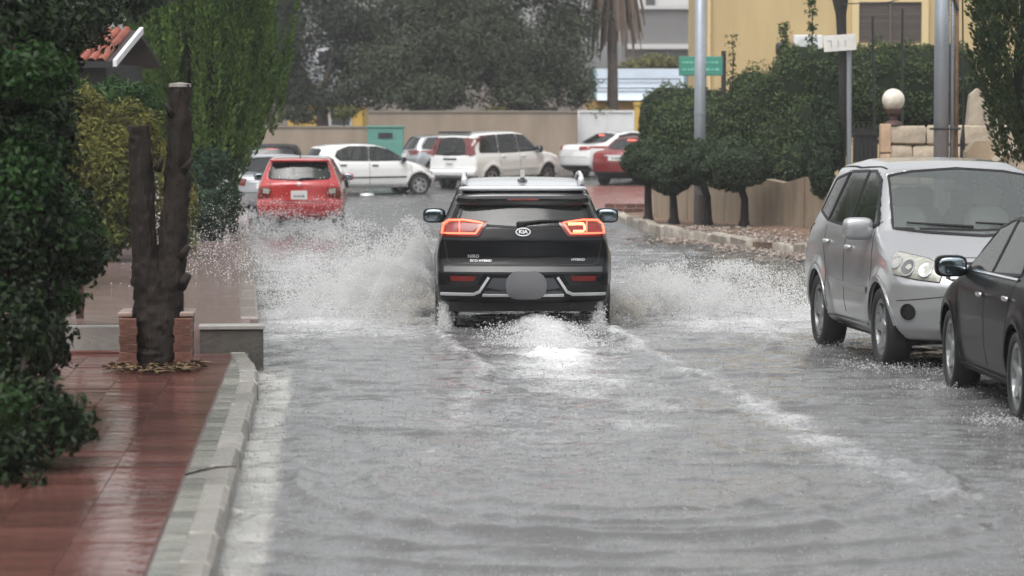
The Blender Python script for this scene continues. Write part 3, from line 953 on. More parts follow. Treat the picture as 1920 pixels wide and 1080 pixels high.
    # wiper
    wp = [c.hit('R', u, w, .02)[0] for u, w in ((.0, 1.085), (.18, 1.105), (.36, 1.112), (.48, 1.095))]
    MB().tube(wp, [.018, .013, .009, .006], 8).sup(tuple(c.hit('R', -.02, 1.075, .02)[0]), (.05, .03, .03), .7, 12, 8).build('rear_wiper', M_black, r)
    # emblem and lettering
    e = c.panel('emblem', 'R', [(.075 * math.cos(a * .2618), 1.005 + .04 * math.sin(a * .2618)) for a in range(24)], M_black, .006, .01, .05)
    c.stroke('emblem_ring', 'R', [(.072 * math.cos(a * .2618), 1.005 + .038 * math.sin(a * .2618)) for a in range(24)], M_white_mark, .008, .012, True, .03, e)
    c.text('emblem_letters', 'R', 'KIA', .052, 0, 1.005, M_white_mark, .013, e, wide=1.1)
    c.text('badge_letters', 'R', 'NIRO', .050, -.50, .762, M_white_mark, .009, wide=.95)
    c.text('badge_letters', 'R', 'ECO HYBRID', .030, -.425, .715, M_white_mark, .009, wide=1.25)
    c.text('badge_letters', 'R', 'HYBRID', .036, .555, .725, M_white_mark, .009, wide=1.1)
    # bumper: lamps, bright trim, plate
    for sx in (-1, 1):
        fx = sx < 0
        c.panel('bumper_recess', 'R', [(.80, .47), (.82, .585), (.40, .585), (.47, .47)], M_gloss, .004, .008, .06, flipx=fx)
        c.panel('reflector', 'R', [(.72, .515), (.74, .565), (.47, .565), (.50, .515)], M_redlens, .012, .012, .04, flipx=fx)
        c.stroke('bright_trim', 'R', [(.83, .385), (.50, .383), (.44, .41), (.345, .555)], M_silvertrim, .026, .014, False, .04, flipx=fx)
    c.stroke('bright_trim', 'R', [(-.41, .375), (.41, .375)], M_silvertrim, .024, .014)
    c.panel('diffuser', 'R', [(-.40, .395), (-.31, .545), (.31, .545), (.40, .395)], mat('grey_plastic', (.06, .062, .07), .4), .004, .01, .06)
    c.panel('number_plate', 'R', rrect(.03, .475, .205, .128, .11), mat('dull_plate', (.14, .14, .15), .4), .03, .03, .05)
    c.panel('bumper_step', 'R', [(-.80, .605), (-.80, .655), (.80, .655), (.80, .605)], mat('step_sheen_grey', (.04, .042, .045), .35), .005, .008, .06)  # paler strip paints the light caught by the upward-tilted ledge
    for sx in (-1, 1):
        c.mirror(sx, .72, 1.075, (.125, .075, .082), P_black, True, .13)
    c.seats((.15, -.85), .95)
    MB().box((0, -1.0, .25), (1.5, 2.0, .10)).build('underbody', M_black, r)
    ex = MB().tube([(.5, -2.1, .26), (.5, -1.8, .26)], .03, 10).build('exhaust', M_black, r)
    return c
make_crossover()

# ---- the silver suv facing the camera
def make_silver_suv():
    s = dict(cat='car', h=.027, W=1.815, belt=1.13, wr=.35, ww=.22, axles=(-1.24, 1.32), arch=.40, black_z=.20, paint=P_silver,
        side=[(-1.95, .33), (-2.12, .38), (-2.19, .55), (-2.19, .75), (-2.12, 1.02), (-2.0, 1.25), (-1.80, 1.55), (-1.62, 1.635), (-.8, 1.685), (.1, 1.665), (.42, 1.61), (.62, 1.52),
              (1.22, 1.16), (1.5, 1.08), (1.95, .97), (2.12, .86), (2.19, .74), (2.20, .55), (2.15, .36), (2.05, .27), (1.85, .24), (-1.8, .27)],
        width=[(.2, .80), (.33, .86), (.5, .893), (.75, .905), (.95, .895), (1.08, .87), (1.16, .845), (1.4, .745), (1.58, .665), (1.7, .57)],
        bf=.46, br=.2, crown=.05, k=.08, tr=.05, flare=.035, spokes=6,
        side_windows=[[(.90, 1.19), (.42, 1.52), (.10, 1.585), (-.10, 1.59), (-.10, 1.16)], [(-.19, 1.16), (-.19, 1.59), (-.85, 1.575), (-1.03, 1.18)], [(-1.12, 1.19), (-.96, 1.565), (-1.45, 1.50), (-1.66, 1.25)]],
        rear_window=[(0, 1.12), (.58, 1.14), (.54, 1.50), (0, 1.53)], rear_window_y=-1.3,
        front_window=[(0, 1.13), (.45, 1.145), (.70, 1.17), (.61, 1.565), (.4, 1.595), (0, 1.61)], front_window_y=.2)
    up = lambda z: z if z < .9 else .9 + (z - .9) * 1.10
    up2 = lambda z: z if z < .9 else .9 + (z - .9) * 1.135
    for key in ('front_window', 'rear_window'): s[key] = [(a, up(z)) for a, z in s[key]]
    s['side'] = [(a, up2(z) if a < .5 else up(z)) for a, z in s['side']]
    s['side_windows'] = [[(a, up(z)) for a, z in p] for p in s['side_windows']]
    s['width'] = [(up(z), w) for z, w in s['width']]; s['belt'] = up(s['belt'])
    rz = math.pi + .1134
    c = Car('suv', 'silver suv parked facing the camera with its clear headlight and both side wheels in water', (3.92, 29.0, -0.01), rz, s)
    r = c.root
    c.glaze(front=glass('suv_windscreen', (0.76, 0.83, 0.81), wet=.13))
    # headlights wrap the corner
    hl = [(-.72, .83), (-.66, .91), (-.55, .955), (-.24, 1.0), (-.205, .985), (-.22, .90), (-.27, .82), (-.50, .785), (-.71, .765)]
    for az, fx in ((35, False), (-35, True)):
        h = c.panel('headlight', az, hl, M_clear, .010, .02, .035, bulge=.018, flipx=fx)
        for (u, w, rr, m) in ((-.575, .855, .058, mat('lamp_silver', (.5, .5, .48), .25, .7)), (-.41, .865, .060, mat('lamp_dark', (.16, .16, .16), .2, .6)), (-.29, .905, .045, MATS['lamp_silver'])):
            c.panel('lamp_bowl', az, [(u + rr * math.cos(a * .5236), w + rr * math.sin(a * .5236)) for a in range(12)], m, .034, .008, .05, h, flipx=fx, bulge=-.01)
            c.stroke('bowl_ring', az, [(u + rr * math.cos(a * .5236), w + rr * math.sin(a * .5236)) for a in range(12)], M_alloy, .009, .036, True, .04, h, fx)
        c.stroke('lamp_seal', az, hl, M_gap, .012, .006, True, .05, h, fx)
        fg = c.panel('fog_lamp', az, [(-.43 + .062 * math.cos(a * .349), .51 + .062 * math.sin(a * .349)) for a in range(18)], M_gap, .006, .012, .05, flipx=fx)
        c.stroke('fog_ring', az, [(-.43 + .062 * math.cos(a * .349), .51 + .062 * math.sin(a * .349)) for a in range(18)], M_black, .016, .014, True, .03, fg, fx)
    g = c.panel('grille', 0, [(-.50, .80), (-.46, .93), (.46, .93), (.50, .80), (.42, .76), (-.42, .76)], M_black, .006, .012)
    for z in (.80, .845, .89): c.stroke('grille_bar', 0, [(-.46, z), (.46, z)], M_silvertrim, .018, .016, False, .06, g)
    c.panel('lower_intake', 0, [(-.55, .42), (-.50, .58), (.50, .58), (.55, .42)], M_black, .005, .012)
    c.panel('number_plate', 0, rrect(0, .66, .26, .06, .01), M_plate, .012, .02)
    c.stroke('panel_gap', 0, [(-.50, .968), (.50, .968)], M_gap, .006, .001, thick=.004)
    c.stroke('panel_gap', 0, [(-.86, .60), (-.45, .655), (.45, .655), (.86, .60)], M_gap, .008, .002)
    # doors
    c.seam('S', [(.92, 1.16), (.98, .85), (.92, .40), (.80, .34)]); c.seam('S', [(-.15, 1.14), (-.14, .40)]); c.seam('S', [(-1.08, 1.15), (-1.02, .95), (-.86, .72), (-.80, .40)])
    c.seam('S', [(.80, .34), (-.80, .34)], .014)
    c.stroke('door_moulding', 'S', [(.80, .64), (-.78, .66)], P_silver, .05, .012); c.stroke('door_moulding', 'L', [(.80, .64), (-.78, .66)], P_silver, .05, .012)
    c.stroke('sill', 'S', [(.88, .31), (-.80, .31)], P_silver, .09, .012); c.stroke('sill', 'L', [(.88, .31), (-.80, .31)], P_silver, .09, .012)
    for sx in (-1, 1):
        c.handle(sx, .05, .99, M_silvertrim); c.handle(sx, -.90, 1.01, M_silvertrim)
        c.mirror(sx, .76, 1.16, (.135, .085, .10), P_silver, True, .12)
        for yw in s['axles']:
            c.stroke('arch_lip', 'S' if sx > 0 else 'L', arc(yw, s['wr'], .415, 5, 175, 14), P_silver, .04, .006, thick=.03)
    # wipers
    for u0, u1 in ((-.55, .02), (.05, .60)):
        pts = [c.hit(0, u0 + (u1 - u0) * t, 1.19 + .035 * t, .022)[0] for t in (0, .33, .66, 1)]
        MB().tube(pts, [.014, .012, .010, .008], 8).build('wiper', M_black, r)
    c.stroke('cowl', 0, [(-.70, 1.19), (0, 1.175), (.70, 1.19)], M_black, .016, .006)
    # roof ribs
    for sx in (-1, 1):
        c.stroke('roof_channel', 'T', [(sx * .60, .30), (sx * .63, -.6), (sx * .60, -1.5)], M_gap, .014, .002)
    c.seats((.05,), 1.02, m=mat('seat_grey', (.30, .30, .28), .8)); c.seats((-.85,), 1.0, (-.4, 0, .4), m=MATS['seat_grey'])
    st = MB().lathe([(.17, 0), (.185, .015), (.17, .03), (.155, .015), (.17, 0)], 20, 'y', (-.38, .52, 1.02)).build('steering_wheel', M_black, r)
    MB().sup((0, .85, 1.05), (.68, .25, .09), .5, 20, 8).build('dashboard', M_cabin, r)
    MB().sup((0, .40, 1.52), (.11, .02, .035), .6, 14, 8).build('rear_view_mirror', M_black, r)
    MB().box((0, 0, .26), (1.5, 3.4, .08)).build('underbody', M_black, r)
    for sx in (-1, 1):
        c.panel('tail_light', 'R', [(.70, .85), (.72, 1.15), (.82, 1.15), (.86, .85)], M_redlens, .01, .02, flipx=sx < 0)
    return c
make_silver_suv()

# ---- the dark sedan at the right edge, seen along its left side
def make_dark_sedan():
    s = dict(cat='car', h=.028, W=1.82, belt=.96, wr=.325, ww=.215, axles=(-1.38, 1.37), arch=.375, black_z=.22, paint=P_dark,
        side=[(-2.15, .28), (-2.33, .4), (-2.36, .65), (-2.30, .95), (-2.2, 1.02), (-1.75, 1.06), (-1.0, 1.39), (-.5, 1.455), (.0, 1.455), (.40, 1.38), (1.20, .98),
              (1.7, .88), (2.1, .76), (2.28, .62), (2.31, .42), (2.2, .24), (2.0, .19), (-2.0, .21)],
        width=[(.15, .80), (.28, .86), (.45, .895), (.68, .905), (.85, .895), (.95, .865), (1.0, .83), (1.2, .73), (1.38, .64), (1.5, .55)],
        bf=.42, br=.28, crown=.05, k=.06, tr=.05, flare=.025, spokes=5, rimfrac=.72,
        side_windows=[[(1.00, 1.00), (.40, 1.30), (.02, 1.375), (-.08, 1.38), (-.08, 1.00)], [(-.16, 1.00), (-.16, 1.38), (-.55, 1.375), (-.95, 1.29), (-1.12, 1.03)]],
        rear_window=[(0, 1.08), (.60, 1.10), (.52, 1.33), (0, 1.35)], rear_window_y=-1.0,
        front_window=[(0, 1.02), (.66, 1.04), (.56, 1.34), (0, 1.37)], front_window_y=.2)
    c = Car('sedan', 'dark charcoal sedan cut off by the frame with its door mirror before the silver suv', (4.40, 23.9, -0.01), .033, s)
    r = c.root
    c.glaze(m=glass('sedan_glass', (.34, .38, .39), wet=.04))
    c.seam('S', [(1.02, .98), (1.04, .70), (.95, .32), (.85, .26)], .012); c.seam('S', [(-.12, .98), (-.11, .30)], .012); c.seam('S', [(-1.14, 1.0), (-1.05, .75), (-.92, .55), (-.86, .30)], .012)
    c.seam('S', [(.85, .26), (-.86, .28)], .014)
    for v in ('S', 'L'):
        c.stroke('sill', v, [(.95, .235), (-.95, .235)], M_black, .05, .014)
        c.stroke('shoulder_trim', v, [(1.02, .978), (-1.15, .99)], M_chrome, .014, .012)
        for yw in s['axles']: c.stroke('arch_lip', v, arc(yw, s['wr'], .385, 5, 175, 14), P_dark, .03, .005, thick=.03)
    for sx in (-1, 1):
        c.handle(sx, .0, .83, M_chrome); c.handle(sx, -1.02, .85, M_chrome)
        c.mirror(sx, .84, .985, (.125, .08, .085), P_dark, True, .14)
        c.panel('tail_light', 'R', [(.45, .80), (.42, .95), (.84, .97), (.88, .80)], M_redlens, .01, .02, flipx=sx < 0)
        c.panel('headlight', 30 * sx, [(-.75, .62), (-.35, .76), (-.30, .68), (-.62, .56)] if sx > 0 else [(.75, .62), (.35, .76), (.30, .68), (.62, .56)], M_clear, .01, .02)
    c.seats((.0,), .86, m=M_cabin); c.seats((-.9,), .84, (-.4, 0, .4))
    MB().lathe([(.17, 0), (.185, .015), (.17, .03), (.155, .015), (.17, 0)], 20, 'y', (-.38, .50, .92)).build('steering_wheel', M_black, r)
    MB().box((0, 0, .22), (1.5, 3.6, .08)).build('underbody', M_black, r)
    return c
make_dark_sedan()

# ---- the red hatchback half hidden by spray
def make_red_hatch():
    s = dict(cat='car', h=.036, W=1.66, belt=.98, wr=.30, ww=.19, axles=(-1.22, 1.22), arch=.335, black_z=.24, paint=P_red, wall=.07,
        side=[(-1.70, .28), (-1.80, .35), (-1.83, .55), (-1.78, .66), (-1.76, .95), (-1.66, 1.05), (-1.46, 1.38), (-1.38, 1.43), (-.6, 1.485), (.0, 1.47), (.4, 1.40), (1.15, 1.0),
              (1.6, .86), (1.8, .7), (1.83, .5), (1.75, .25), (-1.6, .24)],
        width=[(.2, .75), (.35, .80), (.55, .825), (.8, .82), (.95, .80), (1.05, .765), (1.25, .68), (1.42, .60), (1.5, .54)],
        bf=.36, br=.20, crown=.05, k=.07, tr=.05, spokes=5,
        side_windows=[[(.90, 1.03), (.42, 1.34), (-.05, 1.40), (-.05, 1.02)], [(-.12, 1.02), (-.12, 1.40), (-.85, 1.36), (-1.0, 1.10), (-.95, 1.03)]],
        rear_window=[(0, 1.04), (.54, 1.05), (.58, 1.10), (.49, 1.34), (0, 1.35)], rear_window_y=-1.1,
        front_window=[(0, 1.05), (.60, 1.06), (.5, 1.35), (0, 1.38)], front_window_y=.2)
    c = Car('hatchback', 'red hatchback with dark wet roof behind the spray near the left kerb', (-4.12, 62.9, -.02), .03, s)
    r = c.root
    c.glaze()
    c.panel('roof_panel', 'T', [(-.50, -1.12), (.50, -1.12), (.54, -.5), (.50, .2), (-.50, .2), (-.54, -.5)], mat('dark_wet_roof', (.06, .07, .075), .12, coat=1), .006, .01, .08)
    MB().tube([(0, -1.05, 1.46), (0, -1.15, 1.58)], [.012, .006], 6).build('antenna', M_black, r)
    MB().sup((0, -1.47, 1.395), (.58, .12, .03), .4, 24, 8).build('spoiler', P_red, r, auto=60)
    for sx in (-1, 1):
        tl = c.panel('tail_light', 'R', [(.55, .70), (.55, .86), (.70, .90), (.77, .86), (.79, .66)], M_redlens, .012, .02, .05, bulge=.01, flipx=sx < 0)
        c.panel('lamp_reflector', 'R', [(.56, .77), (.56, .85), (.68, .87), (.68, .77)], M_clear, .028, .01, .05, tl, flipx=sx < 0)
        c.mirror(sx, .72, 1.03, (.11, .07, .07), M_black if sx < 0 else P_red, True, .11)
        c.panel('reflector', 'R', [(.55, .36), (.55, .41), (.72, .41), (.72, .36)], M_redlens, .01, .01, flipx=sx < 0)
    c.panel('number_plate', 'R', rrect(0, .74, .155, .085, .02), M_plate, .014, .02)
    c.text('plate_letters', 'R', '22-4176', .062, 0, .715, M_ink, .022)
    c.panel('plate_recess', 'R', [(-.30, .63), (-.32, .845), (.32, .845), (.30, .63)], P_red, .004, .006)
    c.seam('R', [(-.56, 1.0), (-.50, .62), (.50, .62), (.56, 1.0)], .012)
    e = c.panel('emblem', 'R', [(.04 * math.cos(a * .5236), .945 + .04 * math.sin(a * .5236)) for a in range(12)], mat('emblem_grey', (.30, .22, .22), .3, .5), .012, .02)
    wp = [c.hit('R', u, w, .02)[0] for u, w in ((.0, 1.02), (.15, 1.045), (.30, 1.05))]
    MB().tube(wp, [.02, .012, .008], 8).build('rear_wiper', M_black, r)
    c.stroke('bumper_lip', 'R', [(-.72, .60), (0, .585), (.72, .60)], P_maroon, .02, .008)
    c.seam('S', [(.92, 1.0), (.95, .6), (.85, .3)]); c.seam('S', [(-.09, 1.0), (-.08, .3)]); c.seam('S', [(-.98, 1.0), (-.85, .6), (-.8, .3)])
    c.seats((.05,), .85); c.seats((-.75,), .82)
    return c
make_red_hatch()

# ---- white hatchback crossing at the junction
def make_white_hatch():
    s = dict(cat='car', h=.042, W=1.65, belt=.93, wr=.295, ww=.19, axles=(-1.22, 1.22), arch=.335, black_z=.22, paint=P_white, wall=.07,
        side=[(-1.75, .28), (-1.88, .38), (-1.90, .60), (-1.84, .85), (-1.68, 1.20), (-1.55, 1.345), (-1.2, 1.405), (-.5, 1.43), (.0, 1.405), (.35, 1.31), (1.0, .98),
              (1.45, .86), (1.75, .70), (1.90, .52), (1.90, .38), (1.8, .22), (-1.6, .23)],
        width=[(.2, .74), (.35, .80), (.55, .82), (.75, .815), (.9, .79), (.98, .755), (1.2, .66), (1.36, .58), (1.45, .5)],
        bf=.40, br=.24, crown=.05, k=.08, tr=.06, spokes=6,
        side_windows=[[(.92, .98), (.45, 1.22), (.05, 1.32), (-.18, 1.34), (-.22, .97)], [(-.30, .97), (-.26, 1.34), (-.8, 1.325), (-1.12, 1.22), (-1.2, 1.08), (-1.08, .98)]],
        rear_window=[(0, .95), (.5, .96), (.45, 1.25), (0, 1.27)], rear_window_y=-1.2,
        front_window=[(0, .98), (.58, 1.0), (.48, 1.28), (0, 1.31)], front_window_y=.2)
    c = Car('hatchback', 'white hatchback seen from its side crossing behind the red hatchback', (-3.98, 88.7, float(road_z(88.3)) - .02), R(-67), s)
    r = c.root
    c.glaze()
    for v in ('S', 'L'):
        c.stroke('rubbing_strip', v, [(.82, .52), (-.85, .50)], M_black, .035, .012)
    for sx in (-1, 1):
        c.handle(sx, -.10, .83, M_black); c.handle(sx, -1.02, .84, M_black)
        c.mirror(sx, .70, .97, (.10, .07, .07), M_black, True, .10)
        c.panel('tail_light', 'R', [(.50, .80), (.48, .98), (.56, 1.08), (.64, .98), (.70, .80)], M_redlens, .012, .02, flipx=sx < 0)
        c.panel('headlight', 35 * sx, [(-.62, .60), (-.20, .78), (-.15, .70), (-.50, .56)] if sx > 0 else [(.62, .60), (.20, .78), (.15, .70), (.50, .56)], M_clear, .01, .02)
    c.seam('S', [(.94, .95), (.98, .6), (.86, .3)]); c.seam('S', [(-.26, .95), (-.25, .3)]); c.seam('S', [(-1.18, .95), (-1.0, .62), (-.86, .45), (-.84, .3)])
    c.seam('S', [(.86, .30), (-.84, .30)])
    c.seats((.0,), .82); c.seats((-.8,), .8)
    return c
make_white_hatch()

# ---- boxy white suv turning right
def make_white_suv():
    s = dict(cat='car', h=.042, W=1.78, belt=1.06, wr=.335, ww=.2, axles=(-1.32, 1.30), arch=.375, black_z=.36, paint=P_white, wall=.075,
        side=[(-2.05, .36), (-2.24, .42), (-2.28, .58), (-2.20, .68), (-2.17, 1.05), (-2.10, 1.35), (-2.02, 1.58), (-1.90, 1.645), (-1.0, 1.675), (.0, 1.665), (.35, 1.60), (1.10, 1.10),
              (1.75, 1.0), (2.08, .90), (2.2, .70), (2.26, .50), (2.15, .33), (-1.9, .34)],
        width=[(.25, .80), (.4, .86), (.6, .885), (.85, .885), (1.0, .865), (1.08, .84), (1.3, .775), (1.55, .70), (1.66, .64), (1.72, .58)],
        bf=.32, br=.15, crown=.04, k=.07, tr=.03, flare=.03, spokes=5,
        side_windows=[[(1.0, 1.10), (.38, 1.50), (.02, 1.56), (.02, 1.09)], [(-.07, 1.09), (-.07, 1.57), (-.85, 1.57), (-.92, 1.09)], [(-1.02, 1.10), (-.95, 1.57), (-1.62, 1.55), (-1.78, 1.12)]],
        rear_window=[(0, 1.06), (.60, 1.07), (.57, 1.50), (0, 1.52)], rear_window_y=-1.5,
        front_window=[(0, 1.12), (.66, 1.13), (.57, 1.53), (0, 1.56)], front_window_y=.2)
    c = Car('suv', 'white suv with tall red pillar lamps turning right at the junction', (-.42, 93.2, float(road_z(92.2)) - .02), R(-38), s, pitch=.03)
    r = c.root
    c.glaze()
    for sx in (-1, 1):
        tl = c.panel('tail_light', 'R', [(.64, 1.02), (.60, 1.53), (.68, 1.58), (.79, 1.03)], M_redlens, .016, .03, .06, flipx=sx < 0)
        c.panel('lamp_reflector', 'R', [(.66, 1.20), (.65, 1.32), (.69, 1.32), (.73, 1.20)], M_redlit, .03, .01, .05, tl, flipx=sx < 0)
        c.panel('pillar_lamp', 'S' if sx > 0 else 'L', [(-2.12, 1.05), (-2.02, 1.52), (-1.93, 1.55), (-2.0, 1.05)], M_redlens, .010, .02)
        c.mirror(sx, .78, 1.10, (.11, .08, .10), M_black, True, .11)
        c.handle(sx, .12, .95, P_white); c.handle(sx, -.80, .97, P_white)
    MB().sup((0, -1.93, 1.69), (.60, .10, .028), .5, 24, 8).tube([(.5, -1.9, 1.63), (.5, -1.9, 1.69)], .02, 6).tube([(-.5, -1.9, 1.63), (-.5, -1.9, 1.69)], .02, 6).build('roof_spoiler', M_black, r, auto=60)
    c.panel('number_plate', 'R', rrect(0, .80, .16, .085, .01), M_plate, .012, .02)
    c.text('plate_letters', 'R', '14-8253', .065, 0, .785, M_ink, .02)
    c.panel('plate_garnish', 'R', [(-.24, .91), (-.24, .955), (.24, .955), (.24, .91)], M_black, .014, .02)
    wp = [c.hit('R', u, w, .02)[0] for u, w in ((-.18, 1.05), (.05, 1.10), (.36, 1.12))]
    MB().tube(wp, [.02, .014, .008], 8).build('rear_wiper', M_black, r)
    c.panel('bumper_under', 'R', [(-.82, .30), (-.84, .47), (.84, .47), (.82, .30)], M_black, .006, .01)
    c.seam('R', [(-.84, .66), (.84, .66)], .014)
    c.seam('S', [(1.02, 1.06), (1.02, .7), (.95, .42)]); c.seam('S', [(-.02, 1.06), (-.02, .42)]); c.seam('S', [(-.96, 1.06), (-.94, .72), (-.86, .42)])
    for v in ('S', 'L'):
        c.stroke('door_moulding', v, [(.90, .60), (-.85, .60)], P_white, .06, .012)
    c.seats((.05, -.8), 1.0)
    return c
make_white_suv()

# ---- plainer cars further off
def saloon(name, label, loc, rz, pnt, plate=None, lit=False, estate=False, pitch=0.0, height=1.45, lampz=(.80, .95), cat='car'):
    q = height / 1.45
    side = [(-2.15, .28), (-2.33, .4), (-2.36, .65), (-2.32, .96), (-2.22, 1.04), (-1.62, 1.08), (-.95, 1.39), (-.5, 1.45), (.0, 1.45), (.40, 1.38), (1.20, .98),
            (1.7, .88), (2.1, .76), (2.28, .62), (2.31, .42), (2.2, .24), (2.0, .19), (-2.0, .21)]
    rw = dict(rear_window=[(0, 1.10), (.60, 1.11), (.52, 1.34), (0, 1.36)], rear_window_y=-.9)
    sw = [[(1.0, 1.0), (.40, 1.30), (.02, 1.37), (-.08, 1.37), (-.08, 1.0)], [(-.16, 1.0), (-.16, 1.37), (-.5, 1.365), (-.9, 1.29), (-1.1, 1.04)]]
    if estate:
        side = [(-2.0, .28), (-2.16, .4), (-2.18, .7), (-2.12, 1.0), (-1.95, 1.3), (-1.85, 1.40), (-1.2, 1.44), (-.5, 1.45), (.0, 1.45), (.40, 1.38), (1.20, .98), (1.7, .88), (2.1, .76), (2.28, .62), (2.31, .42), (2.2, .24), (-2.0, .21)]
        rw = dict(rear_window=[(0, 1.02), (.60, 1.03), (.54, 1.33), (0, 1.35)], rear_window_y=-1.5)
        sw = sw[:1] + [[(-.16, 1.0), (-.16, 1.37), (-.85, 1.36), (-.95, 1.0)], [(-1.05, 1.0), (-.97, 1.36), (-1.55, 1.33), (-1.75, 1.03)]]
    side = [(y, z * q) for y, z in side]
    s = dict(cat=cat, h=.047, W=1.80, belt=.96 * q, wr=.32, ww=.2, axles=(-1.36, 1.36), arch=.365, black_z=.24, paint=pnt, wall=.08, side=side,
        width=[(.15, .80), (.28 * q, .86), (.5 * q, .89), (.68 * q, .895), (.85 * q, .88), (.95 * q, .855), (1.0 * q, .82), (1.2 * q, .73), (1.38 * q, .64), (1.5 * q, .55)],
        bf=.40, br=.25, crown=.05, k=.06, tr=.05, side_windows=[[(y, z * q) for y, z in p] for p in sw],
        front_window=[(0, 1.02 * q), (.66, 1.04 * q), (.56, 1.33 * q), (0, 1.36 * q)], front_window_y=.2,
        rear_window=[(x, z * q) for x, z in rw['rear_window']], rear_window_y=rw['rear_window_y'])
    c = Car(name, label, loc, rz, s, pitch=pitch)
    c.glaze()
    for sx in (-1, 1):
        tl = c.panel('tail_light', 'R', [(.50, lampz[0]), (.46, lampz[1]), (.82, lampz[1] + .01), (.87, lampz[0] + .03)], M_redlit if lit else M_redlens, .012, .02, flipx=sx < 0)
        c.panel('lamp_wrap', 'S' if sx > 0 else 'L', [(-2.22, lampz[0] + .03), (-2.20, lampz[1]), (-1.95, lampz[1]), (-2.08, lampz[0] + .05)], M_redlit if lit else M_redlens, .010, .02)
        c.mirror(sx, .82, .985 * q, (.11, .07, .08), pnt, True, .12)
        c.handle(sx, .0, .84 * q); c.handle(sx, -1.0, .86 * q)
    c.panel('number_plate', 'R', rrect(0, .80, .26, .06, .01), M_plate, .014, .02)
    if plate: c.text('plate_letters', 'R', plate, .09, 0, .80, M_ink, .022)
    c.stroke('boot_trim', 'R', [(-.42, .885), (.42, .885)], M_chrome if pnt is not P_white else P_white, .03, .012)
    c.seam('R', [(-.80, .66), (.80, .66)], .012)
    c.panel('bumper_under', 'R', [(-.75, .26), (-.78, .40), (.78, .40), (.75, .26)], M_black, .006, .01)
    if lit:
        MB().sup((0, -1.12, 1.33 * q), (.16, .02, .015), .6, 12, 6).build('high_brake_lamp', M_brake, c.root)
    c.seam('S', [(1.02, .97 * q), (1.04, .7), (.9, .3)]); c.seam('S', [(-.12, .97 * q), (-.11, .3)]); c.seam('S', [(-1.12, .98 * q), (-1.0, .72), (-.88, .3)])
    return c
saloon('sedan', 'silver sedan standing just beyond the red hatchback by the conifer', (-5.22, 69.2, -.02), .06, P_grey)
saloon('estate_car', 'dark car with lit high brake lamp furthest up the left kerb', (-6.25, 84.0, .0), .03, P_dark, lit=True, height=1.55, estate=True)
saloon('estate_car', 'silver estate car between the green cabinet and the white suv', (-1.2, 97.6, float(road_z(97)) - .05), R(-74), P_grey, estate=True, height=1.42)
saloon('sedan', 'white sedan partly hidden behind the maroon sedan at the junction', (3.72, 99.6, float(road_z(98)) - .02), R(-58), P_white, lit=True, lampz=(.86, .98))
saloon('sedan', 'maroon red sedan with white plate waiting beside the clipped trees', (4.0, 95.6, float(road_z(94.2)) - .02), R(-24), P_maroon, plate='19-30627', lit=True)
hub = thing('hubcap', 'pale wheel cover lying on the wet road below the white hatchback', 'hubcap', (-3.95, 87.2, float(road_z(87.2)) + .02), 0)
MB().lathe([(.20, 0), (.19, .05), (.10, .07), (.0005, .07)], 20).build('disc', M_silvertrim, hub, smooth=True)
# ------------------------------------------------------------------ plants
def leaf_mat(name, c, var=.45, rough=.4, tr=.25, c2=None):
    return mat(name, c, rough, island=var, translucent=tr, spec=.14, noise=.3 if not c2 else 0, nscale=.9, color2=c2)

def leaf_quads(P, N, length, width, up=0.0, rng=RNG, fold=.25):
    """a folded leaf at each point P with normal N"""
    n = len(P)
    N = N / (np.linalg.norm(N, axis=1, keepdims=True) + 1e-9)
    A = rng.normal(size=(n, 3)); A[:, 2] += up
    A -= N * (A * N).sum(1, keepdims=True); A /= np.linalg.norm(A, axis=1, keepdims=True) + 1e-9
    B = np.cross(N, A)
    l = (length * rng.uniform(.65, 1.3, n))[:, None]; w = (width * rng.uniform(.7, 1.25, n))[:, None]
    V = np.stack([P - A * l * .5, P + B * w * .5 + N * w * fold, P + A * l * .5, P - B * w * .5 + N * w * fold], 1).reshape(-1, 3)
    F = np.arange(n * 4).reshape(n, 4)
    return V, F

def blob_points(blobs, n, shell=.55, rng=RNG, rough=.22):
    """points in a set of ellipsoids (centre, radii), towards their shells, with lumpy outline and gaps"""
    vol = np.array([(b[1][0] * b[1][1] + b[1][0] * b[1][2] + b[1][1] * b[1][2]) for b in blobs]); vol /= vol.sum()
    P, N = [], []
    for (c, r), v in zip(blobs, vol):
        k = int(n * v) + 1
        d = rng.normal(size=(k, 3)); d /= np.linalg.norm(d, axis=1, keepdims=True)
        lump = 1 + rough * (value_noise(d[:, 0] * 2.6 + c[0], d[:, 2] * 2.6 + c[2], 40) + value_noise(d[:, 1] * 5 + c[1], d[:, 2] * 5 + c[0], 41) * .6)
        rad = (shell + (1 - shell) * rng.random(k)) ** .8 * lump
        P.append(np.array(c) + d * rad[:, None] * np.array(r)); N.append(d + rng.normal(size=(k, 3)) * .7 + np.array([0, 0, .35]))
    return np.concatenate(P), np.concatenate(N)

def crown(name, blobs, n, ll, lw, m, parent, shell=.55, rough=.22, up=0.0, seed=None, keep=None):
    rng = np.random.default_rng(seed) if seed is not None else RNG
    P, N = blob_points(blobs, n, shell, rng, rough)
    if keep is not None:
        k = keep(P); P, N = P[k], N[k]
    V, F = leaf_quads(P, N, ll, lw, up, rng)
    o = link(name, fast_mesh(name, V, F), m, parent)
    return o

def local(root, blobs):
    L = root.location
    return [((c[0] - L[0], c[1] - L[1], c[2] - L[2]), r) for c, r in blobs]

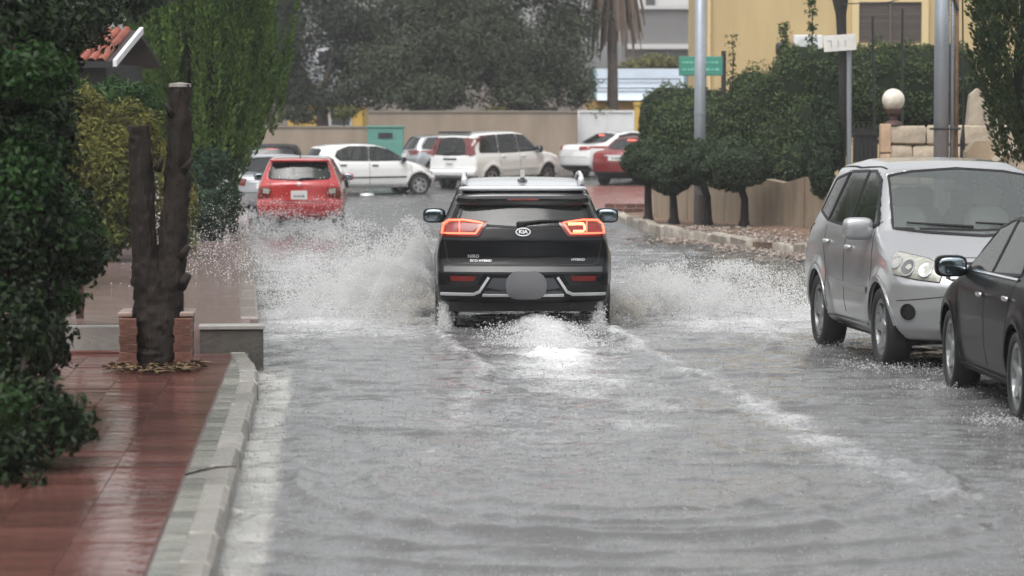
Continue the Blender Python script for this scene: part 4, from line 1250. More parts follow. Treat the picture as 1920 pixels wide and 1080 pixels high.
M_bark = mat('bark', (0.021, 0.016, 0.013), 0.7, noise=.5, nscale=5, bump=1.0, bscale=38, stretch=(1, 1, .22), spec=.2)
M_bark_far = mat('pale_bark', (0.10, 0.08, 0.065), 0.7, noise=.4, nscale=4, bump=.5, bscale=14)
M_bush = leaf_mat('dark_leaf', (0.010, 0.023, 0.009), .7, .45, .1, c2=(0.022, 0.034, 0.012))
M_bush2 = leaf_mat('fresh_leaf', (0.028, 0.064, 0.018), .5, .35, .3)
M_thuja = leaf_mat('thuja_leaf', (0.155, 0.24, 0.055), .5, .5, .33, c2=(0.055, 0.105, 0.028))
M_thuja_m = leaf_mat('thuja_mid', (0.055, 0.085, 0.030), .5, .5, .25, c2=(0.025, 0.045, 0.018))
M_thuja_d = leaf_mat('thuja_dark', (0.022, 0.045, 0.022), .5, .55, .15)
M_yel = leaf_mat('yellowing_leaf', (0.17, 0.145, 0.035), .5, .5, .35, c2=(0.06, 0.095, 0.03))
M_hedge = leaf_mat('hedge_leaf', (0.062, 0.092, 0.034), .5, .45, .2)
M_topi = leaf_mat('topiary_leaf', (0.036, 0.056, 0.028), .45, .5, .15)
M_olive = leaf_mat('grey_green_leaf', (0.052, 0.066, 0.038), .45, .55, .2)
M_olive2 = leaf_mat('dull_green_leaf', (0.034, 0.044, 0.028), .45, .55, .2)
M_dry = mat('dry_frond', (0.13, 0.092, 0.07), .8, island=.4)
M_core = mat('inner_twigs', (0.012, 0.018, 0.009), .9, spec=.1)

# ---- dark hedge and overhanging tree at the near left
def spt(px, py, d, rp, ry=None, rd=None):
    c = sight(px, py, d); r = rp / F_PX * d
    return ((c.x, c.y, c.z), (r, rd / 1.0 if rd else r * 1.1, (ry if ry else rp) / F_PX * d))
t = thing('bush', 'large dark glossy bush overhanging the near pavement at the left edge', 'bush', (-3.3, 19.6, 0.14))
blobs = [spt(15, 60, 20, 130, 150), spt(60, 260, 20, 110, 130), spt(40, 430, 19.5, 120, 130), spt(120, 470, 21, 80, 100), spt(20, 620, 19, 100, 120),
         spt(70, 780, 18, 85, 90), spt(135, 800, 18.5, 40, 48), spt(10, 850, 17.4, 60, 60), spt(-120, 300, 20, 180, 300, 1.0), spt(-120, 700, 18.5, 140, 220, .8), spt(30, -160, 21, 180, 180), spt(100, 90, 22, 75, 90), spt(90, 640, 20, 50, 80)]
crown('foliage', local(t, blobs), 62000, .056, .028, M_bush, t, .35, .30, seed=3)['kind'] = 'stuff'
fb = [spt(20, 760, 16.8, 42, 40), spt(70, 130, 19.2, 90, 60), spt(110, 560, 20.2, 55, 45), spt(60, 330, 19.4, 80, 110), spt(130, 430, 19.6, 70, 60)]
crown('young_leaves', local(t, fb), 3600, .055, .028, M_bush2, t, .2, .3, seed=4)['kind'] = 'stuff'
lm = pydata('leaf', [(0, -.5, 0), (.22, -.1, .05), (.16, .25, .06), (0, .5, 0), (-.16, .25, .06), (-.22, -.1, .05), (0, 0, -.02)], [(0, 1, 6), (1, 2, 6), (2, 3, 6), (3, 4, 6), (4, 5, 6), (5, 0, 6)], True)
lm.materials.append(M_bush)
Pn, Nn = blob_points(local(t, [spt(140, 790, 18.2, 42, 50), spt(90, 830, 17.8, 50, 40), spt(180, 470, 20.6, 25, 60), spt(40, 900, 17.2, 40, 25)]), 230, .75, np.random.default_rng(5))
for p, n_ in zip(Pn[:230], Nn):
    o = link('leaf', lm, None, t)
    o.location = p
    o.rotation_euler = (random.uniform(1.6, 3.3), random.uniform(-.7, .7), random.uniform(0, 6.28))
    q = random.uniform(.055, .085); o.scale = (q, q, q)
tw = MB()
for (px, py, d, px2, py2, d2) in ((60, 700, 19, 70, 300, 20), (30, 880, 18, 60, 600, 19), (100, 620, 20, 40, 200, 20.5), (90, 820, 18.3, 120, 520, 20.5)):
    a, b = sight(px, py, d) - t.location, sight(px2, py2, d2) - t.location
    tw.tube([a, (a + b) / 2 + Vector((random.uniform(-.1, .1), 0, 0)), b], [.03, .022, .01], 7)
tw.build('branches', M_bark, t)
MB().tube([(0, 0, -.1), (.02, 0, .8), (-.05, .1, 1.8), (0, .1, 2.6)], [.08, .07, .06, .05], 10).build('trunk', M_bark, t, smooth=True)

t = thing('shrub', 'leaning shrub with a bare reddish stem behind the dark bush', 'shrub', (-3.85, 28.6, 0.16))
blobs = [spt(165, 470, 27, 45, 50), spt(130, 400, 27, 60, 60), spt(110, 520, 26, 40, 40)]
crown('foliage', local(t, blobs), 5000, .085, .04, M_bush, t, .3, .3, seed=6)['kind'] = 'stuff'
pts = [sight(158, 668, 28.4), sight(148, 610, 28.3), sight(150, 540, 28.2), sight(148, 470, 28)]
MB().tube([p - t.location for p in pts], [.05, .038, .03, .022], 9).build('stem', mat('reddish_bark', (.09, .045, .035), .6, noise=.4), t, smooth=True)

# ---- the lopped twin trunk with its brick ring
t = thing('tree_stump', 'lopped tree with two bare dark trunks cut flat beside the pavement', 'tree', road(11.7, -0.83, PZ - .02))
def knotty(pts, rad, seed, n=26, sub=16):
    rng = np.random.default_rng(seed)
    P = [Vector(p) for p in pts]; D, Rr = [], []
    for i in range(len(P) - 1):
        for j in range(sub):
            q = j / sub; D.append(P[i].lerp(P[i + 1], q)); Rr.append(rad[i] + (rad[i + 1] - rad[i]) * q)
    D.append(P[-1]); Rr.append(rad[-1])
    vs, fs = [], []
    for i, (p, r) in enumerate(zip(D, Rr)):
        for k in range(n):
            an = 2 * math.pi * k / n
            f = 1 + .13 * float(value_noise(np.array([k * .55 + seed]), np.array([i * .20]), seed)[0]) + .11 * float(value_noise(np.array([k * 1.7]), np.array([i * .6 + seed]), seed + 1)[0])
            vs.append((p.x + math.cos(an) * r * f, p.y + math.sin(an) * r * f, p.z))
    m = len(D)
    for i in range(m - 1):
        for k in range(n):
            fs.append((i * n + k, i * n + (k + 1) % n, (i + 1) * n + (k + 1) % n, (i + 1) * n + k))
    fs.append(tuple((m - 1) * n + k for k in range(n)))
    return MB().add(vs, fs)
s_ = 1 / 237.0
kx = lambda px: (px - 300) * s_
kz = lambda py: (690 - py) * s_
a = knotty([(kx(300), 0, -.05), (kx(298), 0, kz(640)), (kx(290), 0, kz(560)), (kx(276), -.02, kz(480)), (kx(272), 0, kz(380)), (kx(268), .02, kz(290)), (kx(266), .02, kz(226))],
           [.185, .165, .145, .10, .097, .088, .082], 3)
a.build('trunk', M_bark, t, smooth=True)
b = knotty([(kx(305), .02, -.05), (kx(310), .02, kz(620)), (kx(318), .03, kz(540)), (kx(328), .04, kz(450)), (kx(338), .06, kz(340)), (kx(341), .06, kz(240)), (kx(343), .05, kz(148))],
           [.18, .155, .13, .108, .10, .098, .088], 5)
tb = b.build('trunk', M_bark, t, smooth=True)
MB().lathe([(.094, -.006), (.095, 0), (.090, .022), (.001, .034)], 18, 'z', (kx(343), .05, kz(152))).build('cut_face', mat('cut_wood', (.24, .22, .20), .5, noise=.3, nscale=14), tb)
for px, py, r, dx in ((306, 300, .024, .03), (324, 196, .022, -.035), (352, 520, .035, .05), (360, 300, .022, .05), (262, 420, .025, -.05), (352, 466, .03, .05)):
    MB().tube([(kx(px) - dx * .8, -.01, kz(py) - .04), (kx(px), -.03, kz(py)), (kx(px) + dx * .7, -.04, kz(py) + .05)], [r * 1.7, r * 1.15, r * .8], 10).build('branch_stub', M_bark, t, smooth=True)
rb = thing('planter', 'square terracotta brick planter broken open around the lopped tree', 'planter', road(11.8, -0.84, PZ), KANG)
rb.scale = (.88, .88, .92)
M_brick = mat('terracotta_brick', (.13, .058, .042), .4, noise=.35, nscale=6, bump=.4, bscale=25, objrand=.25)
bmb = MB().box((0, 0, 0), (.155, .085, .0725), 0, .003); b_me = pydata('brick', bmb.v, bmb.f, False); b_me.materials.append(M_brick)
for course in range(6):
    z = .035 + course * .073
    for k in range(4):
        x = -.24 + k * .155 + (.02 if course % 2 else -.02)
        if x < .32:
            o = link('brick', b_me, None, rb, (x, .32, z))
        for sx in (-1, 1):
            o = link('brick', b_me, None, rb, (sx * .275, -.18 + k * .155 + (.012 if course % 2 else 0), z)); o.rotation_euler = (0, 0, math.pi / 2 + random.uniform(-.04, .04))
    for sx in (-1, 1):
        if course % 2 == 0: o = link('brick', b_me, None, rb, (sx * .24, -.30, z)); o.rotation_euler = (0, 0, random.uniform(-.08, .08))
        else: o = link('brick', b_me, None, rb, (sx * .25, -.30, z))
cp = MB()
cp.box((0, .32, .465), (.68, .13, .045), 0, .01); cp.box((-.28, .0, .465), (.13, .5, .045), 0, .01); cp.box((.28, .0, .465), (.13, .5, .045), 0, .01)
cp.build('coping', mat('worn_coping', (.26, .19, .16), .4, noise=.3, nscale=6), rb)
lt = MB()
for i in range(260):
    an = random.uniform(0, 6.28); rr = random.uniform(.12, .42)
    q = road(11.55, -0.84) + Vector((math.cos(an) * rr * 1.0, math.sin(an) * rr * 1.6 - .05, PZ + random.uniform(.005, .05)))
    l = random.uniform(.03, .09); a2 = random.uniform(0, 6.28); dx, dy = math.cos(a2) * l, math.sin(a2) * l
    lt.add([(q.x - dx, q.y - dy, q.z), (q.x - dy * .3, q.y + dx * .3, q.z + .02), (q.x + dx, q.y + dy, q.z + .01), (q.x + dy * .3, q.y - dx * .3, q.z + .015)], [(0, 1, 2, 3)])
tag(lt.build('fallen_leaves', mat('dead_leaves', (.12, .078, .036), .6, island=.5)), 'dead yellow leaves heaped round the foot of the lopped tree', kind='stuff')
lt = MB()
for i in range(420):
    q = road(random.uniform(2.0, 7.0), -1.9 + random.gauss(-.45, .28), PZ + .012)
    l = random.uniform(.015, .04); a2 = random.uniform(0, 6.28); dx, dy = math.cos(a2) * l, math.sin(a2) * l
    lt.add([(q.x - dx, q.y - dy, q.z), (q.x - dy * .5, q.y + dx * .5, q.z + .012), (q.x + dx, q.y + dy, q.z), (q.x + dy * .5, q.y - dx * .5, q.z + .01)], [(0, 1, 2, 3)])
tag(lt.build('leaf_litter', MATS['dead_leaves']), 'brown leaf litter scattered on the pavement under the dark bush', kind='stuff')
tg = thing('twig', 'thin bare twig lying across the kerb edge', 'twig', road(4.6, -.2, PZ + .01))
p0 = tg.location
MB().tube([sight(345, 892, 17.3) + Vector((0, 0, .0)) - p0, sight(375, 884, 17.4) - p0, sight(405, 878, 17.5) - p0, sight(440, 876, 17.6) - p0], [.006, .006, .005, .003], 6).build('stick', M_bark, tg)
tg.location.z = PZ + .01

# ---- conifers
def conifer(name, label, base, height, radius, n_plume, seed, per=46, zlow=.06, leafl=.075, shade_low=True, lean=0.0, group=None, mm=None):
    t = thing(name, label, 'tree', base, 0, group)
    rng = np.random.default_rng(seed)
    MB().tube([(0, 0, -.2), (0, 0, height * .5), (lean, 0, height * .80)], [radius * .09 + .05, .06, .01], 9).build('trunk', M_bark, t, smooth=True)
    Ps, Ns, As = [], [], []
    for i in range(n_plume):
        q = rng.random() ** .8
        z = height * (zlow + (.98 - zlow) * q)
        prof = radius * (math.sin(min(1, (1 - q) * 1.25 + .05) * math.pi / 2)) ** .75 * (.62 + .38 * min(1, q * 3.0))
        an = rng.uniform(0, 2 * math.pi); rr = prof * (rng.uniform(.55, 1.0)) * (1 + .16 * math.sin(an * 3 + z))
        b = np.array([math.cos(an) * rr, math.sin(an) * rr, z])
        out = np.array([math.cos(an), math.sin(an), 0])
        L = rng.uniform(.75, 1.5) * min(1, height / 5)
        axis = np.array([0, 0, 1.0]) * 1.0 + out * rng.uniform(.10, .34) + rng.normal(size=3) * .1
        axis /= np.linalg.norm(axis)
        u = rng.random(per); w = .10 * L * (1 - u) ** .7 * (.35 + .65 * np.minimum(1, u * 5))
        side = rng.normal(size=(per, 3)); side -= axis * (side @ axis)[:, None]; side /= np.linalg.norm(side, axis=1, keepdims=True)
        P = b + axis * (u * L)[:, None] + side * w[:, None]
        A = axis * 1.0 + side * .75
        Ps.append(P); As.append(A); Ns.append(np.cross(A, rng.normal(size=(per, 3))))
    P = np.concatenate(Ps); A = np.concatenate(As); N = np.concatenate(Ns)
    A /= np.linalg.norm(A, axis=1, keepdims=True); N /= np.linalg.norm(N, axis=1, keepdims=True)
    B = np.cross(N, A); l = (leafl * rng.uniform(.7, 1.4, len(P)))[:, None]; w = l * .22
    V = np.stack([P - A * l * .5, P + B * w, P + A * l * .5, P - B * w], 1).reshape(-1, 3)
    F = np.arange(len(P) * 4).reshape(-1, 4)
    low = (P[:, 2] < height * (.16 + .10 * value_noise(P[:, 0] * 2, P[:, 1] * 2, 7))) if shade_low else np.zeros(len(P), bool)  # shade low in the crown is put into darker leaf colour
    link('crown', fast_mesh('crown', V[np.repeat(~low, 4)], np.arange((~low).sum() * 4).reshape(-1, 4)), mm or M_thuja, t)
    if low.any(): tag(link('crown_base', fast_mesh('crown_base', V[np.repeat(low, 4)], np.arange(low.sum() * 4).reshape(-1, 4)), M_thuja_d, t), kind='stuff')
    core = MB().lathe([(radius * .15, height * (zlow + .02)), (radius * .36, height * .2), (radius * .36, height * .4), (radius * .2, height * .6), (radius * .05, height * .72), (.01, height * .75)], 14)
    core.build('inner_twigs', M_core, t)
    return t
c1 = sight(392, 480, 52)
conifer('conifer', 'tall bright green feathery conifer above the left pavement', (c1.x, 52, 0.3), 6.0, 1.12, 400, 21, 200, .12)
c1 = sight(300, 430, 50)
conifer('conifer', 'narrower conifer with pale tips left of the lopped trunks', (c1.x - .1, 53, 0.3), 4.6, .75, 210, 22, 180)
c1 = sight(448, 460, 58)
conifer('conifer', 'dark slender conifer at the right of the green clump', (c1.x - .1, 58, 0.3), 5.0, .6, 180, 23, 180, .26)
c1 = sight(1905, 200, 46)
conifer('conifer', 'drooping dark conifer in the upper right corner', (c1.x + .28, 46, 1.0), 5.2, .92, 260, 24, 160, shade_low=False, mm=M_thuja_m)

# ---- yellowing shrubs left
t = thing('shrub', 'yellowing straggly shrub between the dark bush and the lopped tree', 'shrub', (-5.6, 40.5, 0.3))
blobs = [spt(215, 330, 40, 85, 110), spt(170, 240, 41, 70, 80), spt(260, 260, 41, 60, 80), spt(200, 430, 40, 80, 60), spt(330, 380, 41, 45, 110), spt(120, 340, 40, 60, 100)]
crown('foliage', local(t, blobs), 17000, .10, .034, M_yel, t, .2, .35, seed=31)['kind'] = 'stuff'
MB().tube([(0, 0, -.2), (.05, 0, .6), (.0, .1, 1.5)], [.06, .05, .02], 8).build('stem', M_bark, t)
t = thing('shrub', 'arching green shrub with feathery fronds below the tiled roof', 'shrub', (-5.7, 43.5, 0.3))
blobs = [spt(230, 175, 43, 80, 28), spt(270, 205, 43, 50, 25), spt(160, 190, 43, 45, 40)]
crown('foliage', local(t, blobs), 4200, .16, .03, M_bush2, t, .1, .35, seed=32)['kind'] = 'stuff'
MB().tube([(0, 0, -.2), (.1, 0, 1.2), (.3, .0, 2.3)], [.04, .035, .015], 7).build('stem', M_bark, t)
t = thing('bush', 'dark low bush shading the kerb below the bright conifer', 'bush', (-4.9, 47.0, 0.3))
blobs = [spt(400, 400, 47, 55, 60), spt(365, 340, 47.5, 50, 50), spt(330, 450, 46, 40, 45), spt(430, 370, 47, 25, 40), spt(400, 310, 48, 45, 40)]
crown('foliage', local(t, blobs), 9000, .09, .035, M_thuja_d, t, .2, .3, seed=33)['kind'] = 'stuff'
MB().tube([(0, 0, -.2), (.0, 0, .5)], [.06, .04], 7).build('stem', M_bark, t)
t = thing('tree', 'dark broadleaf tree filling the top left behind the bush', 'tree', (-6.3, 34.0, 0.2))
blobs = [spt(120, 30, 34, 120, 70), spt(60, 150, 34, 90, 110), spt(220, 0, 36, 90, 40), spt(40, 330, 33, 90, 150)]
crown('crown', local(t, blobs), 14000, .11, .05, M_bush, t, .2, .3, seed=34)
MB().tube([(0, 0, -.2), (.0, 0, 1.5), (.2, 0, 3.0)], [.14, .11, .05], 9).build('trunk', M_bark, t)

# ---- clipped ball trees on the right verge
def topiary(px, base_py, d, cpy, rp, ry, seed, label, bend=0.0, crown_px=None):
    b = sight(px, base_py, d); b.z = .10
    t = thing('topiary_tree', label, 'tree', b, 0, 'clipped ball trees along the right verge')
    cp = sight(crown_px or px, cpy, d) - t.location
    r = rp / F_PX * d; rz_ = ry / F_PX * d
    top = cp.z
    MB().tube([(0, 0, -.15), (0.0, 0, .03), (0.01, 0, .15), (bend * .5, 0, top * .45), (cp.x * .9, 0, top)], [.20, .13, .085, .072, .06], 10).build('trunk', M_bark, t, smooth=True)
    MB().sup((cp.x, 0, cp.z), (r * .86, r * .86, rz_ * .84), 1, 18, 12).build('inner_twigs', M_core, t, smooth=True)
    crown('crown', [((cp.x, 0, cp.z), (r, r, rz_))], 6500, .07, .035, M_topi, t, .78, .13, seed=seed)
    return t
topiary(1215, 425, 64.0, 302, 52, 43, 51, 'clipped ball tree furthest from the silver suv, beside the maroon car')
topiary(1263, 430, 63.0, 328, 46, 38, 52, 'smallest clipped ball tree with a thin straight trunk', crown_px=1258)
topiary(1326, 432, 62.0, 304, 47, 43, 53, 'clipped ball tree right beside the grey lamp post', crown_px=1306)
topiary(1395, 430, 61.0, 308, 82, 52, 54, 'clipped ball tree nearest the silver suv with a broad crown', .02, crown_px=1372)

# ---- hedges on the right
def hedge(name, label, blobs, n, seed, base, m=None, ll=.075, group=None, stems=True):
    t = thing(name, label, 'hedge', base, 0, group)
    lb = local(t, blobs)
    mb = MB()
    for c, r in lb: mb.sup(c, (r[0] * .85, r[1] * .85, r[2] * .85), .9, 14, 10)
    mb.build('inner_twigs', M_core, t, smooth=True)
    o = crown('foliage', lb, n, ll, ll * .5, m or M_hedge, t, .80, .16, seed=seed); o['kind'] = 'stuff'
    return t
hedge('hedge', 'far rounded hedge beside the yellow gate pillar', [spt(1250, 205, 74, 52, 48), spt(1285, 200, 74, 55, 42), spt(1330, 210, 73, 60, 48), spt(1215, 235, 75, 20, 60)], 9000, 61, (3.6, 74, .2))
hedge('hedge', 'rounded lighter hedge mound behind the grey lamp post', [spt(1268, 250, 70, 56, 66), spt(1305, 240, 70, 60, 55), spt(1240, 270, 70.5, 30, 50)], 8000, 62, (3.9, 70, .2), leaf_mat('mid_hedge_leaf', (.062, .098, .034), .5, .45, .2))
hedge('hedge', 'large sloping hedge rising behind the clipped ball trees', [spt(1370, 265, 66.5, 72, 95), spt(1440, 235, 66, 75, 110), spt(1500, 190, 65.5, 75, 100), spt(1525, 270, 63.5, 55, 95), spt(1465, 290, 64, 60, 70), spt(1500, 130, 66, 55, 50), spt(1410, 190, 67, 55, 65), spt(1545, 150, 65, 45, 70), spt(1440, 312, 63.6, 50, 48), spt(1500, 318, 62.2, 42, 55)], 30000, 63, (5.0, 65.5, .2))
hedge('hedge', 'dark hedge end hanging down over the retaining wall beside the iron gate', [spt(1535, 300, 60.6, 34, 78), spt(1560, 220, 61.5, 42, 100), spt(1540, 320, 59.2, 26, 55), spt(1556, 270, 59.6, 30, 60)], 8000, 64, (5.9, 60.8, .2), leaf_mat('dark_hedge_leaf', (.026, .044, .020), .5, .5, .15))
hedge('hedge', 'tall dark hedge behind the globe lamp and the stone wall', [spt(1640, 175, 65, 80, 95), spt(1720, 170, 65, 80, 90), spt(1790, 175, 65, 55, 95), spt(1600, 140, 66, 60, 55), spt(1685, 120, 66, 70, 40), spt(1760, 115, 66, 60, 36)], 24000, 65, (7.5, 66, .2), leaf_mat('tall_hedge_leaf', (.050, .074, .025), .55, .45, .2))
# thin shoots above the hedge
for k, (px, py, h, lab) in enumerate(((1520, 105, 100, 'tall leafy shoot standing above the sloping hedge'), (1470, 110, 60, 'shorter leafy shoot beside the floodlight'), (1372, 140, 70, 'sparse brown shoot beside the green street sign'))):
    b = sight(px, py, 66.5)
    t = thing('sapling', lab, 'plant', b)
    hh = h / F_PX * 66.5
    MB().tube([(0, 0, -.6), (.02, 0, hh * .5), (0, 0, hh)], [.015, .012, .005], 6).build('stem', M_bark, t)
    crown('foliage', [((0, 0, hh * q), (.16, .16, .14)) for q in (.05, .3, .55, .8, 1.0)], 260 if k < 2 else 90, .09, .045, M_bush2 if k < 2 else M_yel, t, .1, .3, seed=70 + k)

# ---- hazy trees behind the far wall
def big_tree(label, px, d, blobs, n, seed, m, trunk_r=.22, limbs=4):
    b = sight(px, 240, d); b.z = float(road_z(d)) - .1
    t = thing('tree', label, 'tree', b)
    lb = local(t, blobs)
    crown('crown', lb, n, .17, .075, m, t, .15, .38, seed=seed)
    mb = MB().tube([(0, 0, -.3), (.1, 0, 1.2), (0, .1, 2.6)], [trunk_r * 1.2, trunk_r, trunk_r * .8], 10)
    rng = random.Random(seed)
    for c, r in lb[:limbs]:
        e = Vector(c); mid = Vector((e.x * .45, e.y * .4, 2.2 + (e.z - 2.2) * .35))
        mb.tube([(0, .1, 2.2), mid, e], [trunk_r * .6, trunk_r * .4, .04], 7)
    mb.build('trunk', M_bark_far, t, smooth=True)
    return t
big_tree('hazy dark tree with sloping bare limbs above the left end of the far wall', 600, 112, [spt(545, 95, 112, 60, 110), spt(500, 60, 113, 70, 120), spt(640, 40, 112, 90, 70), spt(560, 170, 112, 55, 50), spt(700, 60, 113, 60, 60), spt(600, -40, 113, 120, 70), spt(520, 20, 114, 70, 70), spt(650, 120, 113, 60, 50), spt(635, 185, 111, 65, 32), spt(560, 215, 110, 40, 20)], 30000, 81, M_olive2)
big_tree('broad grey green tree hanging over the middle of the far wall', 780, 109, [spt(760, 120, 109, 110, 90), spt(860, 90, 109, 110, 110), spt(700, 150, 108.5, 60, 60), spt(820, 170, 108, 90, 45), spt(800, 0, 110, 130, 80)], 34000, 82, M_olive)
big_tree('dense grey green tree over the right part of the far wall', 985, 110, [spt(960, 120, 110, 95, 90), spt(1040, 120, 110, 80, 90), spt(980, 180, 109, 70, 40), spt(920, 40, 111, 90, 80), spt(1060, 40, 111, 70, 60), spt(1010, -40, 111, 110, 60), spt(1085, 165, 109.5, 40, 45)], 30000, 83, M_olive)
big_tree('pale far tree showing behind the conifer top', 500, 120, [spt(500, 20, 120, 50, 60), spt(520, 150, 120, 45, 70), spt(470, 100, 120, 50, 90)], 7000, 84, M_olive)
t = thing('bush', 'yellow green bush on the slope beside the canopy roof', 'bush', sight(1240, 118, 125))
crown('foliage', [((0, 0, 0), (1.2, .8, .35)), ((-.9, 0, -.1), (.7, .6, .25))], 2200, .16, .08, leaf_mat('yellow_green', (.15, .15, .06), .4), t, .3, .3, seed=85)
# climbers and tufts on the far wall top
for k, (px, lab) in enumerate(((645, 'small yellow leafed bush on the far wall beside the dark tree foot'), (1120, 'sparse shrub at the wall end beside the white gate'), (925, 'thin dry shrub on the wall top under the grey trees'))):
    p = sight(px, 215, 107.2)
    t = thing('shrub', lab, 'shrub', p)
    crown('foliage', [((0, 0, 0), (.45, .3, .28)), ((.3, 0, .1), (.3, .3, .2))], 420, .13, .06, M_yel, t, .2, .4, seed=90 + k)
    MB().tube([(0, 0, -.6), (0, 0, .2)], [.03, .015], 6).build('stem', M_bark, t)

# ---- dead-skirted palm
pb = sight(1150, 200, 111)
t = thing('palm_tree', 'palm tree with a hanging skirt of dead fronds over the white gate', 'tree', (pb.x, 112, .8))
top = 7.4
MB().tube([(0, 0, -.3), (.0, 0, 3), (-.05, 0, top)], [.24, .18, .17], 12).build('trunk', M_bark_far, t, smooth=True)
rng = random.Random(4)
for k in range(70):
    an = rng.uniform(0, 6.28); L = rng.uniform(2.3, 4.1); r0 = rng.uniform(.3, 1.15)
    mb = MB(); x, y = math.cos(an), math.sin(an)
    prev = None
    pts = [(x * r0 * q ** .4, y * r0 * q ** .4, top + .1 - L * q) for q in (0, .15, .35, .6, .85, 1)]
    w = rng.uniform(.07, .15)
    vs, fs = [], []
    for i, p in enumerate(pts):
        ww = w * (1.3 - i * .18)
        vs += [(p[0] - y * ww, p[1] + x * ww, p[2]), (p[0] + x * .03, p[1] + y * .03, p[2] + .02), (p[0] + y * ww, p[1] - x * ww, p[2])]
    for i in range(5):
        fs += [(i * 3, i * 3 + 1, i * 3 + 4, i * 3 + 3), (i * 3 + 1, i * 3 + 2, i * 3 + 5, i * 3 + 4)]
    mb.add(vs, fs)
    mb.build('dead_frond', M_dry, t)
for k in range(22):
    an = k * 2.4; mb = MB(); x, y = math.cos(an), math.sin(an); L = rng.uniform(1.6, 2.3); el = rng.uniform(-.3, .9)
    vs, fs = [], []
    for i in range(6):
        q = i / 5; px_, pz_ = L * q * math.cos(el * (1 - q)), top + .2 + L * (math.sin(el) * q - .75 * q * q)
        w = .16 * math.sin(math.pi * min(1, q + .12)) + .02
        vs += [(x * px_ - y * w, y * px_ + x * w, pz_ - .1), (x * px_, y * px_, pz_), (x * px_ + y * w, y * px_ - x * w, pz_ - .1)]
    for i in range(5): fs += [(i * 3, i * 3 + 1, i * 3 + 4, i * 3 + 3), (i * 3 + 1, i * 3 + 2, i * 3 + 5, i * 3 + 4)]
    mb.add(vs, fs).build('frond', M_olive, t)
# ------------------------------------------------------------------ walls, buildings, poles, signs
M_wall = mat('far_wall_plaster', (.27, .215, .165), .7, noise=.22, nscale=1.6, nstretch=(1, 1, .25), bump=.2, bscale=8)
M_beige = mat('beige_render', (.34, .275, .20), .6, color2=(.20, .15, .105), noise=.22, nscale=4, nstretch=(1, 1, .16), bump=.2, bscale=12, objrand=.06)
M_yellow = mat('yellow_render', (.47, .355, .18), .7, noise=.13, nscale=1.3, nstretch=(1, 1, .14), bump=.15, bscale=14)
M_ywall = mat('bright_yellow', (.55, .36, .07), .6, noise=.12, nscale=1)
M_stone = mat('rough_limestone', (.42, .35, .265), .65, noise=.3, nscale=5, bump=1.0, bscale=9, objrand=.16)
M_mortar = mat('mortar', (.26, .22, .18), .8)
M_galv = mat('galvanised', (.36, .39, .43), .35, .6, noise=.12, nscale=2, rvar=.12)
M_darkmetal = mat('dark_metal', (.02, .02, .021), .45)
M_pole = mat('dark_timber', (.022, .019, .017), .6, noise=.4, nscale=6, bump=.5, bscale=20)
M_whitepaint = mat('white_gate_paint', (.66, .67, .68), .4, noise=.06, nscale=2)
M_green = mat('green_paint', (.05, .20, .145), .4, noise=.12, nscale=3)
M_sgreen = mat('sign_green', (.06, .25, .19), .35)

def slab(mb, a, b, z0a, z0b, z1, thick):
    """wall slab from plan point a to b"""
    a, b = Vector(a), Vector(b); t = (b - a).normalized(); n = Vector((-t.y, t.x)) * thick / 2
    q = [a - n, b - n, b + n, a + n]
    z0 = [z0a, z0b, z0b, z0a]; z1 = z1 if isinstance(z1, (list, tuple)) else [z1] * 4
    mb.add([(p.x, p.y, z) for p, z in zip(q, z0)] + [(p.x, p.y, z) for p, z in zip(q, z1)], [(3, 2, 1, 0), (4, 5, 6, 7), (0, 1, 5, 4), (1, 2, 6, 5), (2, 3, 7, 6), (3, 0, 4, 7)])
    return mb

w = thing('boundary_wall', 'long beige plastered wall closing the junction under the grey trees', 'wall', (-3, 106.3, 0))
slab(MB(), (-12, 0), (-1.77, 0), 0, 0, 1.94, .25).build('wall_section', M_wall, w)
slab(MB(), (-1.77, .0), (5.15, .0), 0, 0, 2.44, .30).build('wall_section', M_wall, w)
slab(MB(), (-1.77, 0), (5.17, 0), 2.44, 2.44, 2.50, .38).build('coping', mat('grey_coping', (.22, .19, .16), .7, noise=.2), w)
slab(MB(), (-12, 0), (-1.79, 0), 1.94, 1.94, 1.99, .33).build('coping', MATS['grey_coping'], w)

# white sliding gate and its yellow pillar
gx0, gx1 = sight(1083, 0, 107).x, sight(1189, 0, 107).x
g = thing('gate', 'white sheet metal gate with a gilded ornament behind the white sedan', 'gate', ((gx0 + gx1) / 2, 107.0, .5))
gw = (gx1 - gx0) / 2
MB().box((0, 0, 1.0), (gw * 2 - .08, .05, 1.95)).build('gate_sheet', M_whitepaint, g)
fr = MB().box((0, -.03, 1.98), (gw * 2, .08, .07)).box((0, -.03, .06), (gw * 2, .08, .07)).box((-gw + .035, -.03, 1.02), (.07, .08, 1.85)).box((gw - .035, -.03, 1.02), (.07, .08, 1.85)).box((0, -.03, 1.02), (.05, .07, 1.85))
fr.build('gate_frame', M_whitepaint, g)
M_gold = mat('gilded', (.50, .33, .07), .35, .5)
orn = MB()
for sx in (-1, 1):
    orn.tube([(sx * .02, -.05, .75), (sx * .28, -.05, .85), (sx * .34, -.05, 1.05), (sx * .20, -.05, 1.18), (sx * .10, -.05, 1.08)], .025, 7)
    orn.tube([(sx * .05, -.05, .7), (sx * .42, -.05, .72), (sx * .50, -.05, .62)], .02, 7)
orn.tube([(0, -.05, .6), (0, -.05, 1.45)], [.035, .015], 7)
orn.build('ornament', M_gold, g)
p = thing('gate_pillar', 'bright yellow gate pillar at the right of the white gate', 'pillar', (gx1 + .17, 107.1, .5))
MB().box((0, 0, .95), (.32, .32, 2.5)).box((0, 0, 2.24), (.40, .40, .10)).build('pillar', M_ywall, p)

